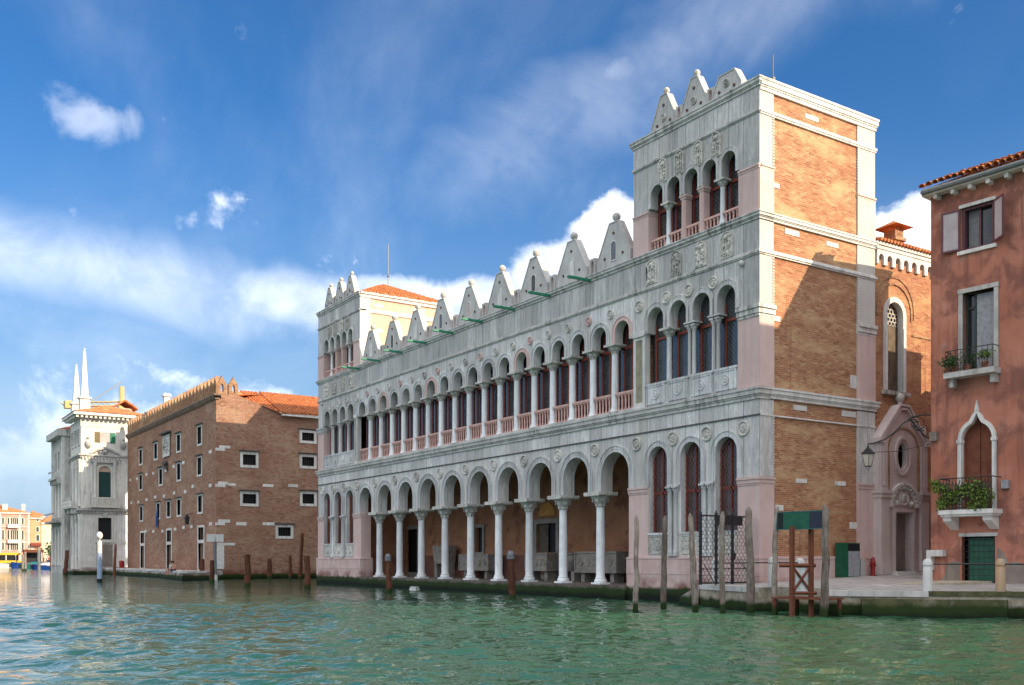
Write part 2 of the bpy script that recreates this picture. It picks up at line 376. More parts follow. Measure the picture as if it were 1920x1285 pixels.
surf('sarcophagus', (.24, .21, .18), (.36, .33, .285), 3.0, .9, .3, (.12,.11,.09), speck=.6, bscale=13, bstr=.7, bdist=.03)
surf('quay_stone', (.50, .47, .43), (.66, .63, .58), 1.6, .85, .4, (.10,.095,.07), tz=.42, tint=.06)
surf('quay_brick', (.36, .30, .22), (.54, .48, .38), 4.0, .92, .3, (.10,.10,.06), tz=.36, speck=.7, redk=.15)
surf('kerb_white', (.52, .49, .46), (.64, .61, .58), 1.6, .8, .3, (.22,.20,.17), tint=.12)
surf('quay_algae', (.06, .065, .028), (.12, .115, .05), 2.5, .8, 0, tz=.36, redk=.05, speck=.4, patch=[((.26,.23,.17), 1.5, .52, .62, .6)])
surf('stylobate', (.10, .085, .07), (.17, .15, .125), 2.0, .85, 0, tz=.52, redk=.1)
surf('wood_pole', (.19, .15, .12), (.32, .27, .23), 3.0, .9, .95, (.06,.042,.03), tz=.30, sscale=7, tint=.3, bstr=.6, bdist=.03, redk=.2)
surf('wood_brown', (.085, .032, .018), (.14, .055, .03), 3.0, .85, .6, (.035,.016,.01), tz=.22, sscale=6, tint=.25)
surf('wood_red', (.15, .052, .030), (.22, .075, .042), 3.0, .8, .5, (.07,.025,.015), sscale=6)
surf('door_wood', (.10, .075, .05), (.17, .135, .095), 2.5, .8, .6, (.05,.038,.025), sscale=6)
surf('shutter_pale', (.42, .36, .37), (.52, .46, .47), 2.0, .75, .4, (.3,.24,.25), sscale=3)
flat_('frame_red', (.20, .042, .027), .5); flat_('frame_plum', (.13, .045, .06), .5); flat_('iron', (.018, .018, .020), .5, .5)
flat_('iron_green', (.03, .045, .04), .5); flat_('green_paint', (.008, .095, .048), .45); flat_('green_gutter', (.012, .22, .12), .45)
flat_('dark_board', (.018, .018, .035), .35); flat_('black', (.008, .008, .009), .6); flat_('void', (.004, .004, .004), .9, .1)
flat_('white_paint', (.66, .66, .64), .6); flat_('grey_paint', (.30, .30, .32), .5); flat_('hydrant_red', (.30, .018, .02), .4)
flat_('lead', (.16, .165, .175), .5, .5, .3); flat_('gutter', (.22, .24, .25), .45, .5, .4); flat_('curtain', (.20, .19, .19), .9)
flat_('shutter_green', (.008, .05, .045), .55); flat_('shutter_olive', (.15, .12, .055), .6)
flat_('blue_cloth', (.01, .05, .22), .9); flat_('yellow', (.72, .42, .02), .5); flat_('crane_yellow', (.55, .38, .14), .6)
flat_('boat_blue', (.01, .05, .24), .4); flat_('boat_teal', (.01, .14, .15), .4); flat_('boat_white', (.7, .7, .7), .4)
flat_('skin', (.42, .20, .13), .7); flat_('shirt_pale', (.40, .50, .52), .9); flat_('shorts_navy', (.025, .03, .08), .9); flat_('hair', (.012, .009, .008), .8)
flat_('lamp_glass', (.55, .50, .42), .3); flat_('awning', (.22, .04, .03), .8); flat_('flower', (.45, .02, .03), .7); flat_('pot', (.28, .10, .05), .8)
surf('pink_far', (.56, .25, .19), (.64, .33, .26), .8, .9, .2); surf('orange_far', (.56, .28, .15), (.63, .35, .20), .8, .9, .2)
surf('cream_far', (.58, .46, .34), (.66, .54, .42), .8, .9, .2); surf('white_far', (.62, .58, .50), (.74, .70, .62), .8, .9, .2)

m_, n = material('paving'); P = pos(n)
bt = n('ShaderNodeTexBrick', dict(offset=.5), Color1=(.36, .335, .32), Color2=(.44, .41, .39), Mortar=(.13, .12, .11), Scale=1.0); n.set(bt.inputs['Vector'], P)
for k, v in (('Mortar Size', .02), ('Brick Width', .95), ('Row Height', .5), ('Bias', 0.0)): bt.inputs[k].default_value = v
col = n.mix(n.math('MULTIPLY', n.ramp(n.noise(P, .9, 5, .6), .45, .7), .5), bt.outputs[0], (.22, .20, .19))
finish(n, col, .75, n.math('ADD', n.math('MULTIPLY', bt.outputs[1], -1.0), n.noise(P, 14, 4)), .3, .01, .3)
def leafmat(name, a, b):
    m_, n = material(name); P = pos(n)
    col = n.mix(n.ramp(n.noise(P, 9, 3), .3, .7), a, b)
    p = finish(n, col, .55, None, spec=.4); return m_
leafmat('leaf', (.06, .13, .015), (.17, .24, .03)); leafmat('leaf_dark', (.018, .055, .012), (.04, .095, .02))
# glass: opaque dark panes stand in for unlit rooms, with fine leading
m_, n = material('glass'); P = pos(n); sx = n('ShaderNodeSeparateXYZ', Vector=P)
u = n.math('ADD', sx.outputs[0], sx.outputs[1])
g1 = n.math('ABSOLUTE', n.math('SUBTRACT', n.math('FRACT', n.math('MULTIPLY', n.math('ADD', u, sx.outputs[2]), 4.5)), .5))
g2 = n.math('ABSOLUTE', n.math('SUBTRACT', n.math('FRACT', n.math('MULTIPLY', n.math('SUBTRACT', u, sx.outputs[2]), 4.5)), .5))
lead = n.math('LESS_THAN', n.math('MINIMUM', g1, g2), .06)
col = n.mix(n.ramp(n.noise(P, 2.2, 3), .3, .7), (.020, .022, .026), (.05, .052, .056))
col = n.mix(lead, col, (.10, .10, .10))
finish(n, col, .12, n.noise(P, 5.5, 2), .25, .02, .8)
m_, n = material('glass_plain'); P = pos(n)
finish(n, n.mix(n.noise(P, 1.5, 2), (.010, .012, .014), (.035, .037, .04)), .08, n.noise(P, 1.6, 1), .06, .02, .6)

# ------------------------------------------------------------------ water
def water():
    def axis(lo, a, b, hi, fine, g=1.16):
        xs = list(np.arange(a, b, fine)); st = fine; x = b
        while x < hi: xs.append(x); st *= g; x += st
        xs.append(hi); st = fine; x = a-fine; left = []
        while x > lo: left.append(x); st *= g; x -= st
        left.append(lo); return np.array(left[::-1]+xs)
    xs = axis(-520, -12, 24, 160, .11, 1.035); ys = axis(-260, -27, 0.0, 130, .11, 1.05)
    X, Y = np.meshgrid(xs, ys, indexing='ij'); Z = np.zeros_like(X); rng = np.random.RandomState(4)
    cell = np.maximum(np.gradient(xs)[:, None], np.gradient(ys)[None, :])
    for k in range(30):
        lam = .42*(1.15**k) if k < 15 else rng.uniform(.4, 1.6)
        th = rng.normal(2.1, .75); a = lam*.0072*(1.0 if lam < 1.1 else .55)
        ph = rng.uniform(0, 6.28); wob = .6*np.sin(X*.11+k)+.6*np.cos(Y*.13-k*1.7)
        q = (X*math.cos(th)+Y*math.sin(th))*6.283/lam+ph+wob
        Z += a*(np.sin(q)+.25*np.sin(2*q+1.0))*np.clip(1.4-cell*3.2/lam, 0, 1)
    nx, ny = X.shape
    v = np.stack([X, Y, Z], -1).reshape(-1, 3)
    idx = np.arange(nx*ny).reshape(nx, ny)
    f = np.stack([idx[:-1,:-1], idx[1:,:-1], idx[1:,1:], idx[:-1,1:]], -1).reshape(-1, 4)
    me = bpy.data.meshes.new('canal_water'); me.vertices.add(len(v)); me.vertices.foreach_set('co', v.ravel())
    me.loops.add(f.size); me.loops.foreach_set('vertex_index', f.ravel().astype(np.int32))
    me.polygons.add(len(f)); me.polygons.foreach_set('loop_start', np.arange(0, f.size, 4, dtype=np.int32))
    me.update(calc_edges=True); me.validate(); me.polygons.foreach_set('use_smooth', [True]*len(f))
    m_, n = material('water'); P = pos(n)
    big = n.noise(P, .05, 3); c = n.mix(n.ramp(big, .3, .7), (.016, .066, .037), (.032, .095, .050))
    h1 = n.noise(n.mapv(P, 1.0, .72, 1), 1.7, 3, .5, .6); h2 = n.noise(n.mapv(P, .6, .45, 1), .55, 3, .55, .4)
    h3 = n.noise(n.mapv(P, 1.0, .8, 1), 6.5, 3, .6, .3)
    hh = n.math('ADD', n.math('ADD', n.math('MULTIPLY', h1, .62), n.math('MULTIPLY', h3, .03)), n.math('MULTIPLY', h2, 1.2))
    p = finish(n, c, .03, hh, .85, .13, .5, IOR=1.333)
    o = O('water', me, m_); struct(o)
water()
# ================================================================== THE PALACE
XL = -48.26; TW = 8.15                                  # facade length, tower width
mir = lambda x: XL-x
palace = thing('palace', 'long grey marble palace with twin towers, waterside arcade and pointed crenellations', 'palace')
SIDE = lambda u, d, z: (-d, u, z)                       # wall in the plane X = 0, u along +Y
def pp(name, mb, mt, parent=palace, **k): return O(name, mb, MT[mt] if isinstance(mt, str) else mt, parent, **k)
def arcpts(uc, hw, zo, zs, seg=14): return [(uc+hw, zo)]+[(uc+hw*math.cos(math.pi*i/seg), zs+hw*math.sin(math.pi*i/seg)) for i in range(seg+1)]+[(uc-hw, zo)]
def ring(uc, hw, zo, zs, wd, d0, d1, seg=14):
    hw -= .005; wd += .005; mb = MB(); mb.band(arcpts(uc, hw, zo, zs, seg)[::-1], wd, d0, d1); return mb
# ---- shared pieces
def column_mesh(r, z0, zc, base=True, name='shaft', taper=.9):
    mb = MB()
    prof = [(r*1.35, z0), (r*1.42, z0+.06), (r*1.35, z0+.13), (r*1.15, z0+.17), (r*1.2, z0+.22), (r, z0+.30), (r, z0+.9), (r*.98, (z0+zc)/2), (r*taper, zc-.05), (r*taper*1.1, zc-.03), (r*taper*1.1, zc)]
    mb.lathe(0, 0, prof, 16)
    if base: mb.box(-r*1.5, r*1.5, -r*1.5, r*1.5, z0-.10, z0)
    return mb.mesh(name, True)
def capital_mesh(r, w, h, leaves=8, name='capital'):
    mb = MB(); hw = w/2
    g = lambda k: r+(hw*.92-r)*k
    mb.lathe(0, 0, [(r*1.0, 0), (r*1.18, .03), (r*1.04, .08), (g(.22), h*.22), (g(.44), h*.42), (g(.70), h*.60), (g(1.0), h*.76)], 16)
    for row, (zb, hh, out, sc_) in enumerate(((.05, h*.40, .42, 1.0), (h*.36, h*.40, .62, 1.15))):
        for i in range(leaves):
            a = 2*math.pi*(i+.5*row)/leaves; ca, sa = math.cos(a), math.sin(a); ww = .34*r*sc_*1.3; rr = g(.12+.40*row)+.02
            pts = []
            for (k, o_) in ((0, 0), (.45, .08), (.8, .35), (1.0, .75), (.88, .95)):
                z = zb+hh*k; ro = rr+o_*out*(hw-r)*.55
                wk = ww*(1-.45*k)
                for s in (-1, 1): pts.append((ca*ro-sa*s*wk, sa*ro+ca*s*wk, z))
            mb.add(pts, [(2*k, 2*k+1, 2*k+3, 2*k+2) for k in range(4)])
    mb.prism([(-hw*.92, h*.74), (hw*.92, h*.74), (hw, h*.82), (hw, h), (-hw, h), (-hw, h*.82)], -hw*.97, hw*.97)
    return mb.mesh(name, False)
A_shaft = column_mesh(.235, .82, 4.70); A_cap = capital_mesh(.215, 1.28, .77)
L_shaft = column_mesh(.185, 9.42, 12.40); L_cap = capital_mesh(.165, .84, .47)
T_shaft = column_mesh(.135, 9.42, 12.45, True); T_cap = capital_mesh(.125, .72, .43)
U_shaft = column_mesh(.115, 16.84, 18.46, True); U_cap = capital_mesh(.105, .56, .36)
G_shaft = column_mesh(.105, 2.25, 5.08, True)
G_cap = capital_mesh(.10, .42, .32, 6)
def column(x, y, sh, cap, zcap, m1='column_marble', m2='capital_stone', parent=palace, rz=0.0):
    c = O('column', sh, MT[m1], parent, (x, y, 0)); O('capital', cap, MT[m2], c, (0, 0, zcap), (0, 0, rz)); return c
# ---- arcade on the water
for k in range(9): column(-11.2-3.275*k, .35, A_shaft, A_cap, 4.70)
cell = MB().cell(-1.6375, 1.6375, 5.475, 8.10, 0, 1.09, 5.475, 6.31, 0, .70, seg=18).mesh('arch_bay')
arcv = ring(0, 1.09, 5.475, 6.31, .10, -.05, .02, 18); arcv.band(arcpts(0, 1.19, 5.475, 6.31, 18)[::-1], .19, -.03, .02); arcv.band(arcpts(0, 1.38, 5.475, 6.31, 18)[::-1], .07, -.07, .02)
for i in range(23):
    a = math.pi*(i+.5)/23; cx, cz = math.cos(a)*1.285, 6.31+math.sin(a)*1.285
    arcv.box(cx-.05, cx+.05, -.055, 0, cz-.05, cz+.05)
arcv = arcv.mesh('archivolt')
for k in range(10):
    x = -9.5625-3.275*k
    O('arch_bay', cell, MT['marble'], palace, (x, 0, 0)); O('archivolt', arcv, MT['marble_pale'], palace, (x, 0, 0))
def roundel_mesh(r):
    mb = MB(); mb.disc(0, 0, [(r, 0), (r, -.06), (r*.86, -.085), (r*.74, -.05), (r*.70, -.02), (r*.55, -.025), (r*.42, -.06), (r*.18, -.075), (.01, -.05)], 22)
    for i in range(5):
        a = i*1.2566+.3; mb.disc(math.cos(a)*r*.36, math.sin(a)*r*.36, [(r*.13, -.03), (r*.10, -.09), (.005, -.10)], 7)
    return mb.mesh('roundel', True)
RD = roundel_mesh(.34); RS = roundel_mesh(.24)
for k in range(11):
    O('roundel', RD, MT['relief_stone'], palace, (-7.925-3.275*k, 0.0, 7.63), (0, R_(37*k), 0))
# ---- ground floor of the towers
GC = [-6.35, -4.12, -1.90]
def sill_panel(x0, x1, z0, z1, mt='relief_stone', d=-.02):
    mb = MB(); mb.frame(x0, x1, z0, z1, .07, d-.025, .02); mb.box(x0+.07, x1-.07, d, .02, z0+.07, z1-.07)
    cx, cz = (x0+x1)/2, (z0+z1)/2; r = min(x1-x0, z1-z0)*.28
    mb.disc(cx, cz, [(r, d), (r*.9, d-.05), (r*.6, d-.03), (r*.3, d-.06), (.01, d-.04)], 14)
    return mb
def tower_ground(far):
    f = mir if far else (lambda x: x)
    bounds = [-7.05, -5.235, -3.01, -1.20]
    for i, c in enumerate(GC):
        a, b = sorted((f(bounds[i]), f(bounds[i+1])))
        pp('window_bay', MB().cell(a, b, 2.14, 8.10, f(c), .66, 3.27, 6.72, 0, .45, seg=16), 'marble')
        pp('archivolt', ring(f(c), .66, 5.45, 6.72, .22, -.05, .01, 16).band(arcpts(f(c), .88, 5.45, 6.72)[::-1], .06, -.08, .01), 'marble_pale')
        win = pp('window', MB().box(f(c)-.66, f(c)+.66, .36, .40, 3.27, 7.40), 'glass')
        fr = MB(); fr.box(f(c)-.66, f(c)-.58, .30, .36, 3.27, 6.9); fr.box(f(c)+.58, f(c)+.66, .30, .36, 3.27, 6.9); fr.box(f(c)-.58, f(c)+.58, .30, .36, 5.1, 5.22); fr.box(f(c)-.04, f(c)+.04, .30, .355, 3.27, 7.35)
        O('frame', fr, MT['frame_red'], win)
        g = MB(); step = .17                                   # lattice grille
        x0, x1, z0, z1 = f(c)-.64, f(c)+.64, 3.29, 7.3
        H = z1-z0; W_ = x1-x0; slope = 1.9
        for k in range(-int(H/slope/step)-1, int(W_/step)+2):
            for sgn in (1, -1):
                pts = []
                for t in range(0, 41):
                    z = z0+H*t/40; x = x0+k*step+(z-z0)/slope if sgn > 0 else x1-k*step-(z-z0)/slope
                    lim = .64 if z < 6.72 else math.sqrt(max(0, .64**2-(z-6.72)**2))
                    if abs(x-f(c)) <= lim: pts.append((x, .22, z))
                if len(pts) > 1: g.tube([pts[0], pts[-1]], .0085, 4)
        O('grille', g, MT['frame_red'], win)
        s_ = pp('sill', MB().box(f(c)-.76, f(c)+.76, -.06, .2, 3.16, 3.27), 'marble_pale')
        pp('carved_panel', sill_panel(f(c)-.64, f(c)+.64, 2.24, 3.15), 'relief_stone')
    for x in (-5.235, -3.01):
        for s in (-.17, .17): column(f(x)+s, -.06, G_shaft, G_cap, 5.08, 'marble_pale', 'marble_pale')
    for x in (-5.235, -3.01): pp('impost', MB().box(f(x)-.40, f(x)+.40, -.14, .05, 5.40, 5.48), 'marble_pale')
    for a, b in ((-8.47, -7.05), (-1.20, 0.0)):
        a, b = sorted((f(a), f(b)))
        pp('corner_pier', MB().box(max(a, -40.675-99*(not far)) if not far else a, b, 0, .75, 5.50, 8.10) if a > -7 or (far and b < -42) else MB().box(-7.92 if not far else a, b if not far else -40.68, 0, .75, 5.50, 8.10), 'marble')
        pp('pilaster', MB().box(a-.0, b+(.035 if b > -.1 else 0), -.035, .78, 2.14, 5.16), 'pink_stone')
        c_ = MB(); 
        for zz0, zz1, e in ((5.16, 5.24, .03), (5.24, 5.40, .06), (5.40, 5.50, .10)): c_.box(a-.01, b+(e if b > -.1 else .01), -.035-e, .80, zz0, zz1)
        pp('pilaster_capital', c_, 'pink_stone')
    for x in (-7.91, -5.32, -3.11, -.89): O('roundel', RD, MT['relief_stone'], palace, (f(x), 0, 7.63), (0, R_(x*50), 0))
    a, b = sorted((f(-8.55), f(.12)))
    # plinth of cut blocks
    xs = np.linspace(a, b, 8)
    base = pp('plinth', MB().box(a, b, -.12, .9, -1.2, 1.30), 'pink_plinth')
    for k in range(7):
        O('plinth_block', MB().box(xs[k]+.006, xs[k+1]-.006, -.135-.01*random.random(), .9, 1.306, 2.02), MT['pink_plinth'], base)
    pp('plinth_moulding', MB().box(a-.02, b+.02, -.16, .88, 2.026, 2.085).box(a+.03, b-.03, -.10, .88, 2.085, 2.14), 'pink_stone')
tower_ground(False); tower_ground(True)
# ---- string course, frieze slabs and first cornice (front)
def cornice(z0, z1, out, x0, x1, mt, name='cornice', d1=.3, side=None, T=None):
    mb = MB(T); h = z1-z0
    for a, b, e in ((0, .28, .35), (.28, .42, .55), (.42, .80, .80), (.80, 1.0, 1.0)):
        mb.box(x0-(side[0]*out*e if side else 0), x1+(side[1]*out*e if side else 0), -out*e, d1, z0+h*a, z0+h*b-.002)
    return pp(name, mb, mt)
pp('string_course', MB().box(XL-.04, .04, -.05, .3, 8.10, 8.16), 'stone_dark')
def slabs(x0, x1, z0, z1, n, d0, mt, T=None, parent=palace, name='marble_slab'):
    xs = [x0+(x1-x0)*(k+(random.uniform(-.16, .16) if 0 < k < n else 0))/n for k in range(n+1)]
    for k in range(n):
        O(name, MB(T).box(xs[k]+.005, xs[k+1]-.005, d0-random.uniform(0, .014), .12, z0, z1), MT[mt], parent)
slabs(XL, 0, 8.16, 8.80, 50, 0, 'marble')
cornice(8.80, 9.30, .21, XL, 0, 'istria_dirty', side=(1, 1), d1=.6)
# ---- loggia of eighteen arches
LX0, LS = -8.12, 1.80
lc = MB().cell(-.90, .90, 12.87, 14.92, 0, .56, 12.87, 13.33, 0, .50, seg=16).mesh('arch_bay')
lr = ring(0, .56, 12.87, 13.33, .07, -.04, .01, 16); lr.band(arcpts(0, .63, 12.87, 13.33, 16)[::-1], .12, -.022, .01); lr.band(arcpts(0, .75, 12.87, 13.33, 16)[::-1], .045, -.055, .01)
lr = lr.mesh('archivolt')
bal = MB().lathe(0, 0, [(.055, 9.50), (.055, 9.60), (.038, 9.64), (.048, 9.85), (.052, 10.0), (.046, 10.12), (.07, 10.17), (.075, 10.22)], 8).mesh('baluster', True)
balr = MB().box(-.72, .72, -.11, .11, 10.28, 10.38).box(-.70, .70, -.08, .08, 10.22, 10.28).mesh('balustrade'); balb = MB().box(-.70, .70, -.09, .09, 9.42, 9.50).mesh('base_rail')
wf = MB()
for a, b in ((-.72, -.60), (.60, .72), (-.06, .06)): wf.box(a, b, -.06, .02, 9.42, 13.0)
wf.box(-.60, .60, -.07, .02, 12.62, 12.80); wf.box(-.60, .60, -.06, .02, 10.2, 10.32)
wf.band(arcpts(0, .52, 12.9, 13.33, 12)[::-1], .10, -.06, .02)
wf = wf.mesh('frame')
wp = MB().box(-.9, .9, 0, .04, 9.40, 14.2).mesh('window')
for k in range(18):
    x = LX0-LS*(k+.5)
    O('arch_bay', lc, MT['marble'], palace, (x, 0, 0))
    O('archivolt', lr, MT['pink_stone' if k in (0, 5, 11, 15) else 'marble_pale'], palace, (x, 0, 0))
    w_ = O('window', wp, MT['glass'], palace, (x, .74, 0)); O('frame', wf, MT['frame_red'], w_)
    b_ = O('balustrade', balr, MT['pink_baluster'], palace, (x, .22, 0))
    O('base_rail', balb, MT['pink_baluster'], b_)
    for j in range(5): O('baluster', bal, MT['pink_baluster'], b_, (-.52+.26*j, 0, 0))
    if k < 17: column(LX0-LS*(k+1), .27, L_shaft, L_cap, 12.40)
pp('loggia_floor', MB().box(LX0-LS*18, LX0, -.1, 1.0, 9.30, 9.42), 'istria_dirty')
for k in range(1, 18):
    O('roundel', RS, MT[('relief_stone', 'marble_cream', 'pink_stone')[k % 3]], palace, (LX0-LS*k, 0, 14.37), (0, R_(51*k), 0))
# green-marble pilasters at the ends of the loggia
for far in (False, True):
    f = mir if far else (lambda x: x)
    a, b = (-8.115, -7.28) if not far else (-40.98, -40.525)
    pl = pp('loggia_pilaster', MB().frame(a, b, 9.44, 12.80, .16 if not far else .10, -.05, .3).box(a-.04, b+.04, -.09, .3, 9.30, 9.44), 'istria')
    O('green_panel', MB().box(a+.10, b-.10, -.01, .3, 9.54, 12.70), MT['green_marble'], pl)
    O('pilaster_capital', MB().prism([(a, 12.80), (b, 12.80), (b+.10, 13.05), (a-.10, 13.05)], -.12, .3), MT['istria'], pl)
    pp('pier', MB().box(a, b, .0, .5, 13.05, 14.92), 'marble')
# ---- first floor of the towers: four arches
C1 = [-6.52, -4.98, -3.44, -1.90]
def tower_first(far):
    f = mir if far else (lambda x: x)
    bd = [-7.28, -5.75, -4.21, -2.67, -1.20]
    for i, c in enumerate(C1):
        a, b = sorted((f(bd[i]), f(bd[i+1])))
        pp('arch_bay', MB().cell(a, b, 12.88, 14.92, f(c), .55, 12.88, 13.47, 0, .5, seg=16), 'marble_upper')
        pp('archivolt', ring(f(c), .55, 12.88, 13.47, .20, -.04, .01, 16).band(arcpts(f(c), .75, 12.88, 13.47)[::-1], .045, -.06, .01), 'marble')
        w_ = pp('window', MB().box(a, b, .52, .56, 10.42, 14.05), 'glass')
        fr = MB(); cx = f(c)
        for p, q in ((-.56, -.45), (.45, .56)): fr.box(cx+p, cx+q, .46, .53, 10.44, 13.3)
        fr.box(cx-.45, cx+.45, .46, .53, 12.55, 12.68); fr.box(cx-.45, cx+.45, .46, .53, 10.44, 10.55)
        O('frame', fr, MT['frame_red'], w_)
        O('carved_panel', sill_panel(a+.10, b-.10, 9.42, 10.30, d=-.03), MT['marble_pale'], palace)
        pp('sill', MB().box(a+.02, b-.02, -.07, .5, 10.31, 10.42), 'marble_pale')
    a, b = sorted((f(-7.28), f(-1.2))); pp('parapet', MB().box(a, b, 0, .5, 9.30, 10.32), 'marble_pale')
    for i, x in enumerate((-5.75, -4.21, -2.67)):
        if i == 0: column(f(x), .16, T_shaft, T_cap, 12.45, 'marble_pale', 'capital_stone')
        else:
            for s in (-.14, .14): column(f(x)+s, .14, G1_shaft, G1_cap, 12.45, 'marble', 'marble')
            pp('impost', MB().box(f(x)-.36, f(x)+.36, -.05, .45, 12.80, 12.88), 'marble_pale')
    a, b = sorted((f(-1.20), f(0)))
    e = .035 if b > -.1 else 0
    pp('pilaster', MB().box(a, b+e, -.035, .6, 9.30, 12.30), 'pink_stone')
    c_ = MB()
    for z0, z1, o_ in ((12.30, 12.42, .04), (12.42, 12.64, .09), (12.64, 12.80, .15)): c_.box(a-.01, b+(o_ if e else .01), -.035-o_, .6, z0, z1)
    pp('pilaster_capital', c_, 'istria_dirty'); pp('pier', MB().box(a, b, 0, .6, 12.80, 14.92), 'marble_upper')
    for x in (-7.71, -5.75, -4.25, -2.70): O('roundel', RD, MT['relief_stone'], palace, (f(x), 0, 14.30), (0, R_(x*70), 0), scale=(.85, 1, .85))
    pp('bracket_head', MB().sphere((f(-.95), -.08, 14.72), .13, 10, 7), 'relief_stone', smooth=True)
G1_shaft = column_mesh(.095, 9.42, 12.50, True); G1_cap = capital_mesh(.09, .34, .30, 6)
tower_first(False); tower_first(True)
# ---- second string, upper band of slabs, main cornice
mb = MB().box(XL-.05, .05, -.05, .3, 14.92, 14.98).box(XL-.08, .08, -.09, .3, 14.98, 15.07).box(XL-.04, .04, -.04, .3, 15.07, 15.15); pp('string_course', mb, 'istria_dirty')
slabs(XL, 0, 15.15, 16.40, 56, 0, 'marble_upper')
cornice(16.40, 16.72, .18, XL, 0, 'istria_dirty', side=(1, 1), d1=.8)
# ---- relief panels
def relief(w, h, round_top=True, seed=0):
    rg = random.Random(seed); mb = MB(); hw = w/2
    prof = lambda wd, z0, zs: [(-wd, z0), (wd, z0)]+[(wd*math.cos(math.pi*i/10), zs+wd*math.sin(math.pi*i/10)) for i in range(11)]
    mb.prism(prof(hw, -h/2, h/2-hw), -.05, .01)
    mb.band([(hw*.86, -h/2)]+[(hw*.86*math.cos(math.pi*i/10), h/2-hw+hw*.86*math.sin(math.pi*i/10)) for i in range(11)][0:]+[(-hw*.86, -h/2)], -.05, -.10, -.04)
    mb.tube([(0, -.08, -h*.42), (0, -.09, h*.30)], hw*.10, 6)
    for i in range(9):
        z = -h*.40+h*.72*i/8; s = rg.uniform(.12, .30)*hw
        for sgn in (-1, 1):
            mb.sphere((sgn*rg.uniform(.2, .55)*hw, -.06, z), s, 7, 5)
    mb.sphere((0, -.08, h*.26), hw*.36, 9, 6)
    return mb.mesh('relief_panel', True)
for far in (False, True):
    f = mir if far else (lambda x: x)
    for i, x in enumerate((-6.78, -5.06, -3.45, -1.85)): O('relief_panel', relief(.72, 1.16, seed=i), MT['relief_stone'], palace, (f(x), 0, 15.77))
    for i, x in enumerate((-5.98, -4.85, -3.62, -2.49)): O('relief_panel', relief(.56, 1.10, seed=i+9), MT['relief_stone'], palace, (f(x), 0, 20.36))
